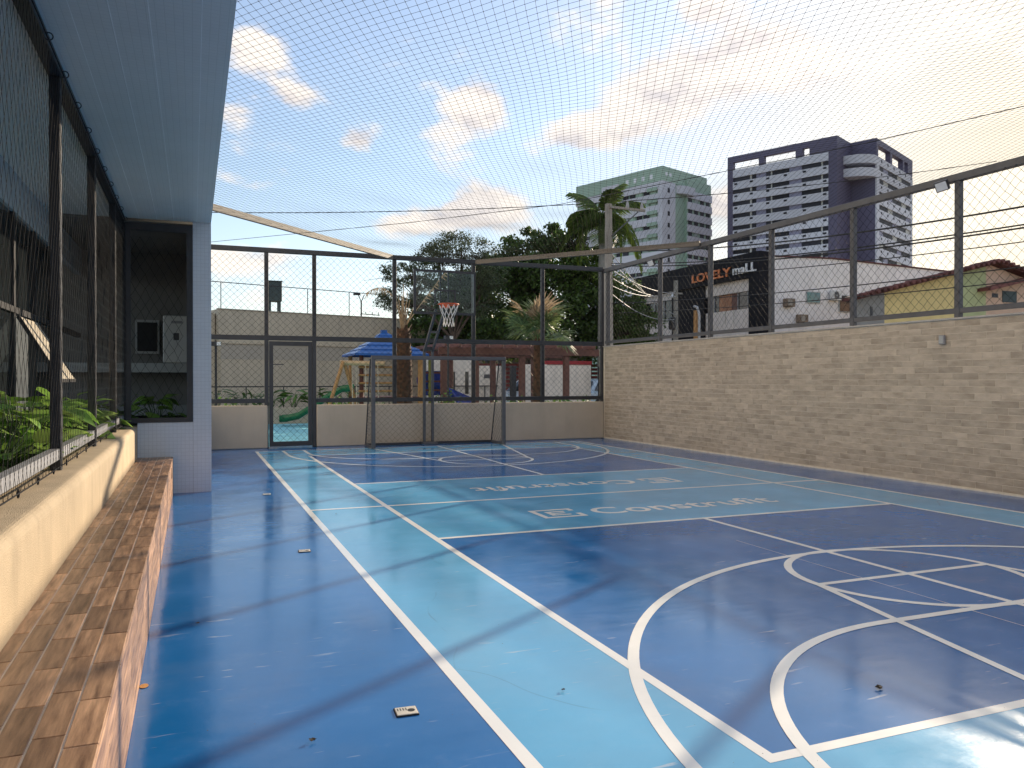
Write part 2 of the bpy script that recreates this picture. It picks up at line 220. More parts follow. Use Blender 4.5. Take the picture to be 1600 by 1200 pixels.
# ------------------------------------------------------------------ geometry helpers
class MB:
    def __init__(s): s.v = []; s.f = []
    def add(s, vs, fs):
        o = len(s.v); s.v += [tuple(float(c) for c in v) for v in vs]; s.f += [tuple(i + o for i in f) for f in fs]; return s
    def box(s, x0, x1, y0, y1, z0, z1):
        return s.add([(x0, y0, z0), (x1, y0, z0), (x1, y1, z0), (x0, y1, z0), (x0, y0, z1), (x1, y0, z1), (x1, y1, z1), (x0, y1, z1)],
                     [(3, 2, 1, 0), (4, 5, 6, 7), (0, 1, 5, 4), (1, 2, 6, 5), (2, 3, 7, 6), (3, 0, 4, 7)])
    def bbox(s, x0, x1, y0, y1, z0, z1, b=.006):       # box with chamfered edges
        c = [((x0 + x1) / 2, (y0 + y1) / 2, (z0 + z1) / 2)][0]; h = ((x1 - x0) / 2, (y1 - y0) / 2, (z1 - z0) / 2); b = min(b, *[q * .45 for q in h])
        vs = []; idx = {}
        for sx in (-1, 1):
            for sy in (-1, 1):
                for sz in (-1, 1):
                    for a in range(3):
                        p = [sx * (h[0] - b), sy * (h[1] - b), sz * (h[2] - b)]; p[a] += (sx, sy, sz)[a] * b
                        idx[(sx, sy, sz, a)] = len(vs); vs.append((c[0] + p[0], c[1] + p[1], c[2] + p[2]))
        fs = []
        for a in range(3):
            o1, o2 = [q for q in range(3) if q != a]
            for sg in (-1, 1):
                def k(s1, s2):
                    t = [0, 0, 0]; t[a] = sg; t[o1] = s1; t[o2] = s2; return idx[(*t, a)]
                q = [k(-1, -1), k(1, -1), k(1, 1), k(-1, 1)]
                if (sg > 0) != (a != 1): q.reverse()
                fs.append(tuple(q))
            for s1 in (-1, 1):
                for s2 in (-1, 1):
                    def k2(sa, ax):
                        t = [0, 0, 0]; t[a] = sa; t[o1] = s1; t[o2] = s2; return idx[(*t, ax)]
                    fs.append((k2(-1, o1), k2(1, o1), k2(1, o2), k2(-1, o2)))
        for sx in (-1, 1):
            for sy in (-1, 1):
                for sz in (-1, 1): fs.append(tuple(idx[(sx, sy, sz, a)] for a in range(3)))
        return s.add(vs, fs)
    def tube(s, pts, r, n=8, cap=True):
        pts = [Vector(p) for p in pts]; rs = r if isinstance(r, (list, tuple)) else [r] * len(pts); vs = []; fs = []
        t0 = (pts[1] - pts[0]).normalized(); up = Vector((0, 0, 1)) if abs(t0.z) < .9 else Vector((1, 0, 0)); nx = t0.cross(up).normalized()
        for i, p in enumerate(pts):
            t = (pts[min(i + 1, len(pts) - 1)] - pts[max(i - 1, 0)]).normalized(); nx = (nx - t * nx.dot(t)).normalized(); ny = t.cross(nx)
            for k in range(n):
                a = 2 * pi * k / n; vs.append(p + (nx * math.cos(a) + ny * math.sin(a)) * rs[i])
        for i in range(len(pts) - 1):
            for k in range(n): fs.append((i * n + k, i * n + (k + 1) % n, (i + 1) * n + (k + 1) % n, (i + 1) * n + k))
        if cap: fs.append(tuple(range(n))[::-1]); fs.append(tuple(range((len(pts) - 1) * n, len(pts) * n)))
        return s.add(vs, fs)
    def bar(s, p, q, w, h=None):                        # square section bar
        p, q = Vector(p), Vector(q); t = (q - p).normalized(); h = h or w
        up = Vector((0, 0, 1)) if abs(t.z) < .95 else Vector((0, 1, 0)); x = t.cross(up).normalized() * (w / 2); y = x.cross(t).normalized() * (h / 2)
        vs = [e + a * x + b * y for e in (p, q) for a, b in ((-1, -1), (1, -1), (1, 1), (-1, 1))]
        return s.add(vs, [(0, 1, 2, 3), (7, 6, 5, 4), (0, 4, 5, 1), (1, 5, 6, 2), (2, 6, 7, 3), (3, 7, 4, 0)])
    def prism(s, poly, axis, a, b):                     # poly (list of 2-tuples) extruded along axis between a and b
        n = len(poly)
        def P(u, w, t): return {'x': (t, u, w), 'y': (u, t, w), 'z': (u, w, t)}[axis]
        return s.add([P(u, w, a) for u, w in poly] + [P(u, w, b) for u, w in poly], [tuple(range(n))[::-1], tuple(range(n, 2 * n))] + [(i, (i + 1) % n, n + (i + 1) % n, n + i) for i in range(n)])
    def strip(s, pts, w, z=0., closed=False):           # flat painted line on the ground
        pts = [Vector((p[0], p[1])) for p in pts]; n = len(pts); vs = []
        for i, p in enumerate(pts):
            a = pts[(i - 1) % n] if closed or i else p; c = pts[(i + 1) % n] if closed or i < n - 1 else p
            d1 = (p - a).normalized() if p != a else (c - p).normalized(); d2 = (c - p).normalized() if c != p else d1
            nr = Vector((-(d1 + d2).y, (d1 + d2).x)).normalized(); k = w / 2 / max(.4, nr.dot(Vector((-d1.y, d1.x))))
            vs += [(p.x + nr.x * k, p.y + nr.y * k, z), (p.x - nr.x * k, p.y - nr.y * k, z)]
        m_ = n if closed else n - 1
        return s.add(vs, [(2 * i, 2 * i + 1, 2 * ((i + 1) % n) + 1, 2 * ((i + 1) % n)) for i in range(m_)])
    def mesh(s, name, m, smooth=False):
        me = bpy.data.meshes.new(name); me.from_pydata(s.v, [], s.f); me.materials.append(m); me.update()
        if smooth: me.polygons.foreach_set('use_smooth', [True] * len(me.polygons))
        return me
    def build(s, name, m, parent=None, smooth=False, local=False):
        if parent is not None and not local:
            L = wloc(parent); s.v = [(a - L.x, b - L.y, c - L.z) for a, b, c in s.v]
        return link(name, s.mesh(name, m, smooth), parent)
LOC = {}
def wloc(o):
    L = Vector((0, 0, 0))
    while o is not None: L = L + o.location; o = o.parent
    return L
def link(name, me, parent=None):
    o = bpy.data.objects.new(name, me); COL.objects.link(o); o.parent = parent; return o
def tag(o, label=None, cat=None, group=None, kind=None):
    if label: o['label'] = label
    if cat: o['category'] = cat
    if group: o['group'] = group
    if kind: o['kind'] = kind
    return o
def thing(name, label, cat, loc=(0, 0, 0), rz=0, group=None):
    o = bpy.data.objects.new(name, None); COL.objects.link(o); o.location = loc; o.rotation_euler = (0, 0, rz); o.empty_display_size = .2
    return tag(o, label, cat, group)
UB = {}
def ub(name, m, parent, c, size, rz=0, world=True):      # shared unit box, scaled
    if m.name not in UB: UB[m.name] = MB().box(-.5, .5, -.5, .5, -.5, .5).mesh('unit_' + m.name, m)
    o = link(name, UB[m.name], parent); p = Vector(c)
    if parent is not None and world: p = p - wloc(parent)
    o.location = p; o.scale = size; o.rotation_euler = (0, 0, rz); return o
def copy_tree(o, parent=None):
    c = o.copy(); COL.objects.link(c); c.parent = parent
    for ch in list(o.children): copy_tree(ch, c)
    return c
def box(name, m, parent, x0, x1, y0, y1, z0, z1, b=.006): return MB().bbox(x0, x1, y0, y1, z0, z1, b).build(name, m, parent)

# nets ------------------------------------------------------------
def cordmesh(lines, r):
    # lines: list of (n,3) arrays; three-sided cords
    V = []; F = []; o = 0
    for P in lines:
        n = len(P)
        if n < 2: continue
        t = np.gradient(P, axis=0); t /= np.linalg.norm(t, axis=1)[:, None] + 1e-9
        up = np.where(np.abs(t[:, 2:3]) < .9, np.array([[0, 0, 1.]]), np.array([[1., 0, 0]])); a = np.cross(t, up); a /= np.linalg.norm(a, axis=1)[:, None] + 1e-9; b = np.cross(t, a)
        for k in range(3):
            an = 2 * pi * k / 3; V.append(P + (a * math.cos(an) + b * math.sin(an)) * r)
        i = np.arange(n - 1)
        for k in range(3):
            k2 = (k + 1) % 3; F.append(np.stack([o + k * n + i, o + k2 * n + i, o + k2 * n + i + 1, o + k * n + i + 1], 1))
        o += 3 * n
    return np.concatenate(V), np.concatenate(F)
def npmesh(name, V, F, m):
    me = bpy.data.meshes.new(name); k = F.shape[1]
    me.vertices.add(len(V)); me.vertices.foreach_set('co', V.astype(np.float32).ravel()); me.loops.add(F.size); me.loops.foreach_set('vertex_index', F.astype(np.int32).ravel())
    me.polygons.add(len(F)); me.polygons.foreach_set('loop_start', np.arange(0, F.size, k, dtype=np.int32)); me.polygons.foreach_set('loop_total', np.full(len(F), k, dtype=np.int32)); me.materials.append(m); me.update(calc_edges=True); return me
def diamond_net(name, m, parent, fn, w, h, du, dv, r, jit=.004, inside=None, step=1.):
    # diamond mesh over the (u, v) rectangle; fn maps (u, v) arrays to points
    lines = []
    for sg in (1, -1):
        nmax = int((w / du + h / dv)) + 2
        for i in range(-nmax, nmax):
            # nodes along the cord: u = (i + k/2... ) stepping half a diamond
            k = np.arange(0, int(2 * h / dv) + 2); v = k * dv / 2; u = (i * du) + sg * k * du / 2
            ok = (u >= -1e-6) & (u <= w + 1e-6) & (v <= h + 1e-6)
            if ok.sum() < 2: continue
            u, v = u[ok], v[ok]
            P = fn(u + rng.normal(0, jit, u.shape), v + rng.normal(0, jit, u.shape))
            lines.append(P)
    V, F = cordmesh(lines, r); L = wloc(parent) if parent is not None else Vector((0, 0, 0))
    return link(name, npmesh(name, V - np.array(L)[None], F, m), parent)

# ------------------------------------------------------------------ ground and court floor
g = MB().add([(-900, -900, -.06), (900, -900, -.06), (900, 900, -.06), (-900, 900, -.06)], [(0, 1, 2, 3)]).build('ground', M['ground']); tag(g, kind='structure')
XW, YF, XP = 9.45, 17.45, .22       # brick wall face, far wall face, building line
floor = MB().add([(-1, -6, 0), (XW + .02, -6, 0), (XW + .02, YF + .45, 0), (-1, YF + .45, 0)], [(0, 1, 2, 3)]).build('court_floor', M['blue']); tag(floor, kind='structure')
X0, X1, Y0, Y1 = 1.18, 8.38, 1.27, 16.75; x0, x1, y0, y1 = 2.05, 7.56, 2.45, 15.45
def sheet(name, m, a, b, c, d, z): return MB().add([(a, c, z), (b, c, z), (b, d, z), (a, d, z)], [(0, 1, 2, 3)]).build(name, m, floor)
sheet('border_strip', M['light'], X0, x0, Y0, Y1, .0008); sheet('border_strip', M['light'], x1, X1, Y0, Y1, .0008)
sheet('border_strip', M['light'], x0, x1, Y0, y0, .0008); sheet('border_strip', M['light'], x0, x1, y1, Y1, .0008); sheet('centre_band', M['light'], x0, x1, 6.97, 11.05, .0008)
def line(pts, w=.048, z=.004, closed=False, name='court_line'): return MB().strip(pts, w, z, closed).build(name, M['white'], floor)
def arc(cx, cy, r, a, b, n=48): return [(cx + r * math.cos(a + (b - a) * i / n), cy + r * math.sin(a + (b - a) * i / n)) for i in range(n + 1)]
line([(X0, Y0), (X1, Y0), (X1, Y1), (X0, Y1)], .062, .0016, True); line([(x0, y0), (x1, y0), (x1, y1), (x0, y1)], .058, .0017, True)
line([(X0, 9), (X1, 9)], .062, .0018); line([(x0, 6.97), (x1, 6.97)], .066, .0018); line([(x0, 11.05), (x1, 11.05)], .062, .0018)
mxl = 4.95
line([(mxl, Y0), (mxl, 6.97)], .054, .0019); line([(mxl, 11.05), (mxl, Y1)], .054, .0019)
for s, yb in ((1, 0), (-1, 18)):
    Yc = lambda y: yb + s * y
    line([(x, Yc(y)) for x, y in arc(4.94, 4.41, .84, 0, 2 * pi, 64)][:-1], .058, .0020, True)
    line([(4.1, Yc(4.41)), (5.78, Yc(4.41))], .054, .0021)
    line([(4.1, Yc(4.41)), (3.46, Yc(1.27))], .052, .0022); line([(5.78, Yc(4.41)), (6.44, Yc(1.27))], .052, .0022)
    c3 = 1.98 if s > 0 else 2.22
    line([(x, Yc(y)) for x, y in [(4.94 + 3.25, 1.27)] + arc(4.94, c3, 3.25, 0, pi, 90) + [(4.94 - 3.25, 1.27)]], .06, .0023)
    ca, ra = (1.88, 1.7) if s > 0 else (2.08, 1.72)
    line([(x, Yc(y)) for x, y in [(6.05 + ra, 1.27)] + arc(6.05, ca, ra, 0, pi / 2, 30) + arc(3.82, ca, ra, pi / 2, pi, 30) + [(3.82 - ra, 1.27)]], .06, .0024)
line([(4.53, 3.0), (4.54, 5.9)], .006, .0018, name='scratch_line')
def text_mesh(name, body, size, m, parent, mtx, off=0., extr=0., sx=1.):
    cu = bpy.data.curves.new(name, 'FONT'); cu.body = body; cu.size = size; cu.offset = off; cu.extrude = extr; cu.space_character = 1.03
    o = bpy.data.objects.new(name, cu); COL.objects.link(o); dg = bpy.context.evaluated_depsgraph_get(); dg.update()
    me = bpy.data.meshes.new_from_object(o.evaluated_get(dg)); bpy.data.objects.remove(o); me.materials.clear(); me.materials.append(m)
    me.transform(Matrix.Diagonal((sx, 1, 1, 1))); me.transform(mtx); me.update(); return link(name, me, parent)
def court_logo(T):
    def tr(mb): mb.v = [tuple(T @ Vector(v)) for v in mb.v]; return mb
    t = .06; z = .0025
    bm = MB()
    for a, b, c, d in ((0, t, 0, .5), (t, .5, 0, t), (t, .5, .5 - t, .5), (.5 - t, .5, t, .20), (.5 - t, .5, .36, .5 - t), (.14, .20, .13, .37), (.20, .37, .13, .18), (.20, .34, .225, .275), (.20, .37, .32, .37)):
        bm.add([(a, c, z), (b, c, z), (b, d, z), (a, d, z)], [(0, 1, 2, 3)])
    tr(bm).build('court_logo', M['white'], floor)
    text_mesh('court_lettering', 'Construfit', .56, M['white'], floor, T @ Matrix.Translation((.64, .03, z)), off=.007, sx=1.0)
court_logo(Matrix.Translation((3.41, 7.56, 0))); court_logo(Matrix.Translation((6.47, 10.08, 0)) @ Matrix.Rotation(pi, 4, 'Z'))

# floor drains and litter
def drain(x, y, w, label):
    t = thing('floor_drain', label, 'drain', (x, y, 0), R(-4), 'floor drains by the left side line')
    MB().bbox(-w, w, -w * .9, w * .9, -.01, .0055, .002).build('rim', M['black'], t, local=True)
    MB().bbox(-w * .92, w * .92, -w * .82, w * .82, -.01, .008, .002).build('plate', M['drain'], t, local=True)
    for k in range(4): MB().box(-w * .75 + k * w * .24, -w * .66 + k * w * .24, w * .05, w * .55, .0, .0085).build('slot', M['black'], t, local=True)
    MB().tube([(w * .42, -.002, 0), (w * .42, -.002, .0086)], w * .33, 14).build('hole', M['black'], t, local=True)
drain(.86, 3.385, .05, 'cream square drain nearest the camera, on the blue floor'); drain(.87, 6.88, .05, 'cream floor drain midway along the blue strip'); drain(.86, 10.45, .05, 'small floor drain level with the tiled pillar')
def litter(x, y, s, label):
    bm = MB()
    for k in range(6):
        a = random.random() * 6.28; c = (x + math.cos(a) * s * .5, y + math.sin(a) * s * .5); b = random.random() * 3
        bm.add([(c[0] + s * .6 * math.cos(b + q), c[1] + s * .45 * math.sin(b + q), .009 + random.random() * s * .5) for q in (0, 1.6, 3.1, 4.7)], [(0, 1, 2, 3)])
    tag(bm.build('dry_leaf', M['debris'], None), label, 'leaf', 'dry leaves on the court')
litter(2.98, 2.81, .022, 'dark crumpled leaf inside the nearer key arc'); litter(1.59, 3.34, .014, 'small dark leaf on the light blue strip near the front'); litter(.44, 3.24, .016, 'dark leaf bit on the blue floor by the bench')
litter(1.42, 8.6, .012, 'tiny dark leaf near the left sideline before midcourt'); litter(1.43, 13.6, .014, 'tiny leaf on the light strip by the far left corner'); litter(9.2, 17.1, .05, 'dead leaves heaped in the far corner under the brick wall'); litter(.02, 5.05, .014, 'small dark leaf close to the bench front')
gb = MB()
for k in range(420):
    x, y, s = random.uniform(0, 8.5), random.uniform(2.2, 9), random.uniform(.0012, .004); a = random.random() * 6
    gb.add([(x + s * math.cos(a + q), y + s * math.sin(a + q) * random.uniform(.4, 1.5), .0095) for q in (0, 1.6, 3.1, 4.7)], [(0, 1, 2, 3)])
tag(gb.build('grit', M['debris']), 'dark specks of grit scattered over the court', 'grit', kind='stuff')
MB().add([(-.238 + .02 * math.cos(a) + .02, 4.13 + .03 * math.sin(a), .003) for a in np.linspace(0, 6.0, 14)], [tuple(range(14))]).build('rust_stain', M['rustspot'], floor)

# ------------------------------------------------------------------ bench
bench = thing('tiled_bench', 'long low bench clad in brown wood look tiles along the left wall', 'bench', (-.24, 2, 0))
BX0, BX1, BZ = -.66, -.24, .47
MB().box(BX0, BX1 - .008, -3, 10.98, 0, BZ - .0022).build('core', M['grout'], bench)
cuts = [-.235, -.325, -.412, -.50, -.587, -.652]; TL = {}
def tile_obj(key, dims, name, m, parent, loc, b=.002):
    if key not in TL: TL[key] = MB().bbox(-dims[0] / 2, dims[0] / 2, -dims[1] / 2, dims[1] / 2, -dims[2] / 2, dims[2] / 2, b).mesh(name, m)
    o = link(name, TL[key], parent); o.location = Vector(loc) - wloc(parent); return o
for r in range(5):
    w = cuts[r] - cuts[r + 1]; xc = (cuts[r] + cuts[r + 1]) / 2; y = 1.38 - .34 + (.09, .0, .13, .09, .2)[r] * 0 + (0, .09, 0, .22, .13)[r]
    while y < 10.94:
        ye = min(y + .34, 10.97); L_ = ye - y
        tile_obj(('t', r, round(L_, 3)), (w - .0055, L_ - .0045, .012), 'top_tile', M['wood'], bench, (xc, (y + ye) / 2, BZ - .006 + random.uniform(0, .0008))); y += .34
rows = [.002, .115, .228, .341, .452]
for r in range(4):
    y = .7 + (0, .45, .2, .6)[r]
    while y < 10.94:
        ye = min(y + .9, 10.97)
        tile_obj(('f', r, round(ye - y, 3)), (.010, ye - y - .003, rows[r + 1] - rows[r] - .003), 'front_tile', M['wood'], bench, (BX1 - .003 + random.uniform(0, .0006), (y + ye) / 2, (rows[r] + rows[r + 1]) / 2)); y += .9
MB().box(-.2375, -.2335, 10.2, 10.24, .28, .40).build('outlet_slot', M['black'], bench)

# ------------------------------------------------------------------ left planter wall, soil
pw = thing('planter_wall', 'sunlit cream stucco planter wall with rounded top behind the bench', 'wall', (-.8, 4, 0))
prof = [(-.645, 0), (-.645, .80)] + [(-.695 + .05 * math.cos(a), .80 + .06 * math.sin(a)) for a in np.linspace(.2, pi / 2, 6)] + [(-.90, .868), (-.94, .85), (-.95, .8), (-.95, 0)]
MB().prism(prof, 'y', -4, 10.86).build('wall_body', M['stucco'], pw, smooth=False)
soil = MB().box(-1.70, -.955, -4, 13.9, -.05, .70).build('planter_soil', M['soil']); tag(soil, kind='structure')

# ------------------------------------------------------------------ apartment building on the left
ap = thing('apartment_building', 'blue grey tiled apartment block overhanging the left side', 'building', (XP, 11, 0))
ZS = 3.47
MB().add([(-1.9, -8, ZS), (XP, -8, ZS), (XP, 11.03, ZS), (-1.9, 11.03, ZS), (-1.9, -8, ZS + .5), (XP, -8, ZS + .5), (XP, 11.03, ZS + .5), (-1.9, 11.03, ZS + .5)],
         [(3, 2, 1, 0), (4, 5, 6, 7), (0, 1, 5, 4), (1, 2, 6, 5), (2, 3, 7, 6), (3, 0, 4, 7)]).build('soffit', M['soffit'], ap)
for xs in (-.62, -.42, -.22, .05): MB().box(xs - .0022, xs + .0022, -8, 11, ZS - .0015, ZS + .003).build('seam', M['seam'], ap)
MB().box(-6, XP - .004, -8, 24, ZS + .502, 16).build('facade', M['facade'], ap)
MB().box(0, XP, 11.0, 11.6, 0, ZS - .002).build('pillar', M['pillar'], ap)
MB().box(-.648, -.002, 11.0, 11.3, 0, .905).build('sill_wall', M['pillar'], ap)
MB().box(-.95, -.652, 10.87, 11.25, 0, .86).build('wall_end', M['stucco'], ap)
MB().box(.1, XP - .003, 11.602, 24, 0, ZS + .5).build('side_wall', M['facade'], ap)
# opening frame in the pillar plane
fr = MB().box(-.82, 0, 10.985, 11.06, 3.32, 3.415); fr.box(-.80, 0, 10.985, 11.06, .907, .965); fr.box(-.075, -.001, 10.985, 11.06, .965, 3.32); fr.box(-.80, -.72, 10.985, 11.06, .965, 3.32)
fr.build('opening_frame', M['steel'], ap)
diamond_net('opening_net', M['cord'], ap, lambda u, v: np.stack([-.72 + u, np.full_like(u, 11.0), .965 + v], 1), .645, 2.355, .11, .19, .0022, .006)
# rooms behind
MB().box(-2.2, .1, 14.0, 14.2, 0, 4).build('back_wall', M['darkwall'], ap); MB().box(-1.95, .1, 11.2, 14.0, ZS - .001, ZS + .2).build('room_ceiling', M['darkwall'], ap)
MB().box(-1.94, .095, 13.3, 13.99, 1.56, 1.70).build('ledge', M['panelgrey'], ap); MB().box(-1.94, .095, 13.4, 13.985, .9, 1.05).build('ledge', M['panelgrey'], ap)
MB().box(-.85, -.5, 13.94, 13.985, 1.86, 2.4).build('service_window', M['panelgrey'], ap); MB().box(-.82, -.53, 13.93, 13.95, 1.9, 2.36).build('service_pane', M['black'], ap)
# glazed front set back under the overhang
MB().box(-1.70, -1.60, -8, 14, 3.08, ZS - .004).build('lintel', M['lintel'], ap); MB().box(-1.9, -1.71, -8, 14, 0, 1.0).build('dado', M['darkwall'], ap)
for i in range(15):
    ya = 11.25 - 1.12 * i
    MB().box(-1.68, -1.61, ya - .04, ya + .04, .7, 3.08).build('mullion', M['steel'], ap)
    if i != 1: MB().box(-1.65, -1.635, ya - 1.08, ya - .04, .95, 3.08).build('window_pane', M['glass'], ap)
MB().box(-1.68, -1.605, -8, 13.9, 2.10, 2.16).build('transom', M['steel'], ap)
MB().box(-1.65, -1.635, 9.05, 10.09, 2.16, 3.08).build('window_pane', M['glass'], ap)
sa = MB(); hy0, hy1 = 9.05, 10.05; sa.add([(-1.58, hy0, 2.07), (-1.58, hy1, 2.07), (-1.22, hy1, 1.45), (-1.22, hy0, 1.45), (-1.60, hy0, 2.06), (-1.60, hy1, 2.06), (-1.24, hy1, 1.44), (-1.24, hy0, 1.44)], [(0, 1, 2, 3), (7, 6, 5, 4), (0, 4, 5, 1), (1, 5, 6, 2), (2, 6, 7, 3), (3, 7, 4, 0)])
s_ = sa.build('awning_sash', M['sash_glare'], ap); MB().bar((-1.59, hy0 - .01, 2.07), (-1.23, hy0 - .01, 1.445), .035).build('sash_frame', M['steel'], s_); MB().bar((-1.59, hy1 + .01, 2.07), (-1.23, hy1 + .01, 1.445), .035).build('sash_frame', M['steel'], s_); MB().bar((-1.23, hy0, 1.44), (-1.23, hy1, 1.44), .035).build('sash_frame', M['steel'], s_)

def condenser(name, label, loc, rz, sc=1., m='ac'):
    t = thing(name, label, 'air conditioner', loc, rz); w, d, h = .4 * sc, .15 * sc, .29 * sc
    MB().bbox(-w, w, -d, d, 0, 2 * h, .015).build('casing', M[m], t, local=True)
    MB().tube([(-.1 * sc, -d - .012, h), (-.1 * sc, -d + .01, h)], .235 * sc, 24).build('fan_grille', M['black'], t, local=True)
    for k in range(3): MB().tube([(-.1 * sc + .08 * (k + 1) * sc * math.cos(a), -d - .016, h + .08 * (k + 1) * sc * math.sin(a)) for a in np.linspace(0, 2 * pi, 25)], .006 * sc, 5, False).build('grille_ring', M[m], t, local=True)
    MB().box(-.1 * sc - .04 * sc, -.1 * sc + .04 * sc, -d - .022, -d - .018, h - .04 * sc, h + .04 * sc).build('badge', M['ac'], t, local=True)
    return t
ac1 = thing('air_conditioner', 'white air conditioner box in the dark recess beside the pillar', 'air conditioner', (-.28, 13.6, 1.705))
box('casing', M['ac'], ac1, -.43, -.06, 13.4, 13.8, 1.705, 2.44, .015); box('side_grille', M['black'], ac1, -.445, -.431, 13.45, 13.75, 1.8, 2.36, .002); box('badge', M['steel2'], ac1, -.28, -.2, 13.392, 13.399, 2.06, 2.17, .002); box('label', M['galv'], ac1, -.31, -.15, 13.392, 13.399, 2.32, 2.36, .002)

# ------------------------------------------------------------------ left fence
def ring(name, m, parent, c, r, ax, t=.004):
    p = [(c[0] + (0 if ax == 'x' else r * math.cos(a)), c[1] + (r * math.cos(a) if ax == 'x' else 0), c[2] + r * math.sin(a)) for a in np.linspace(0, 2 * pi, 15)]
    return MB().tube(p, t, 5, False).build(name, m, parent)
lf = thing('netted_fence', 'dark steel fence with black net standing on the cream planter wall', 'fence', (-.82, 5.9, .86))
for y in (1.95, 3.92, 5.88, 7.86, 9.82): box('post', M['steel'], lf, -.855, -.79, y - .035, y + .035, .85, 3.40)
MB().box(-.86, -.78, -4, 10.98, 3.40, 3.468).build('top_rail', M['steel'], lf); MB().box(-.855, -.80, -4, 10.98, .935, 1.005).build('bottom_rail', M['galv'], lf)
def leftnet(u, v): return np.stack([-.772 + .006 * np.sin(u * 2.1 + v * 1.4), 2.0 + u, .90 + v], 1)
diamond_net('net', M['cord'], lf, leftnet, 8.97, 2.52, .095, .19, .0012, .0012)
for y in np.arange(4.4, 10.9, .52): ring('ring', M['cord'], lf, (-.775, y, .905), .02, 'x', .0035)
for y in np.arange(4.0, 10.9, .62): ring('hook', M['steel'], lf, (-.765, y, 3.42), .022, 'y', .004)
MB().tube([(-.775, 2, .915), (-.77, 5, .905), (-.775, 8, .91), (-.772, 10.9, .905)], .004, 5).build('edge_rope', M['cord'], lf)
MB().tube([(-.775, 2, 3.41), (-.77, 5, 3.415), (-.775, 8, 3.41), (-.772, 10.9, 3.415)], .004, 5).build('edge_rope', M['cord'], lf)

# ------------------------------------------------------------------ broad leaved plants in the planter
def leafmesh(name, w, l, m, droop=.25, fold=.18, n=7):
    bm = MB(); vs = []; prof = [0, .55, .85, 1., .92, .7, .38, .02]
    for i in range(n + 1):
        t = i / n; y = l * t; z = -droop * l * t * t; ww = w / 2 * prof[min(i, 7)]
        vs += [(-ww, y - (.06 * l if 0 < i < 3 else 0), z + fold * ww), (0, y, z), (ww, y - (.06 * l if 0 < i < 3 else 0), z + fold * ww)]
    fs = []
    for i in range(n): a = 3 * i; fs += [(a, a + 1, a + 4, a + 3), (a + 1, a + 2, a + 5, a + 4)]
    return bm.add(vs, fs).mesh(name, m, True)
LF = [leafmesh('leaf', .20, .26, M['leaf']), leafmesh('leaf', .11, .28, M['leaf'], .4), leafmesh('leaf', .25, .27, M['leaf'], .15, .1)]
def plant(name, label, x, y, z, nl, h, spread, group, leaves=None, sc=1.):
    t = thing(name, label, 'plant', (x, y, z), 0, group); sm = MB()
    for k in range(nl):
        a = random.uniform(0, 2 * pi); rr = spread * math.sqrt(random.random()); hh = h * random.uniform(.35, 1) * (1 - .25 * rr / spread)
        p = Vector((rr * math.cos(a), rr * math.sin(a), hh)); b = Vector((p.x * .15, p.y * .15, 0)); mid = (b + p) / 2 + Vector((0, 0, .12 * h))
        sm.tube([b, mid, p], [.007, .005, .003], 4, False)
        o = link('leaf', random.choice(leaves or LF), t); o.location = p; o.rotation_euler = (random.uniform(-.5, .55), random.uniform(-.5, .5), a - pi / 2 + random.uniform(-.7, .7)); s_ = sc * random.uniform(.7, 1.25); o.scale = (s_, s_, s_)
    sm.build('stem', M['stem'], t, local=True); return t
pl = [('tall clump of glossy leaves at the left edge behind the net', 7.0, .74, 26), ('leafy plant with big pale leaf left of the first fence post', 7.75, .70, 26), ('dense dark green plant behind the first fence post', 8.6, .62, 24), ('leafy plant just right of the first fence post', 9.5, .62, 24),
      ('bright green plant behind the second fence post', 10.5, .56, 22), ('yellow green leafy plant at the far end of the planter', 11.6, .50, 20), ('small leafy plant leaning through the net by the pillar', 10.2, .34, 16), ('low leafy plant near the camera end of the planter', 6.2, .62, 20), ('plant in the gloom of the recess beside the pillar', 12.9, .6, 18), ('broad leaved plant pressed against the net left of the first post', 7.35, .52, 22), ('broad leaved plant between the first and second fence posts', 9.0, .5, 22)]
pl = [(a, y, h, int(n * 1.8)) for a, y, h, n in pl]
for i, (lb, y, h, n) in enumerate(pl):
    plant('leafy_plant', lb, (-1.22, -1.30, -1.24, -1.2, -1.2, -1.18, -1.12, -1.25, -.5, -1.2, -1.2)[i], y, .70, n, h, (.34 if i != 6 else .14), 'leafy plants in the planter', LF, .8 if i != 6 else .5)

# ------------------------------------------------------------------ brick wall on the right
bw = thing('brick_wall', 'long taupe brick clad wall in shade along the right side', 'wall', (XW, 10, 0)); WZ = 2.25
MB().box(XW + .010, XW + .2, -5, YF + .25, 0, WZ).build('core', M['joint'], bw); MB().bbox(XW - .012, XW + .215, -5, YF + .25, WZ + .001, WZ + .028, .004).build('coping', M['coping'], bw)
MB().box(XW - .001, XW + .009, -5, YF - .002, 0, .028).build('skirting', M['joint'], bw)
BL, BH = .375, .0885; cand = []
for r in range(25):
    zc = .03 + BH * (r + .5); y = 1.0 + (r * .61803 % 1) * BL
    while y < YF - .02:
        ye = min(y + BL, YF - .012); cand.append((zc, y, ye)); y += BL
vis = sorted([c for c in cand if c[1] > 6.3], key=lambda c: c[1])[:300]; vs_ = set(vis); rest = MB()
for c in cand:
    zc, ya, ye = c; pr = random.uniform(0, .0025); L_ = ye - ya
    if c in vs_: tile_obj(('brick', round(L_, 3)), (.016, L_ - .0045, BH - .0055), 'brick', M['brick'], bw, (XW + .0155 - pr * .5, (ya + ye) / 2, zc), .0015)
    else: rest.box(XW + .0075 - pr * .5, XW + .0098, ya + .0022, ye - .0022, zc - BH / 2 + .0028, zc + BH / 2 - .0028)
tag(rest.build('brick_courses', M['brick'], bw), kind='stuff')
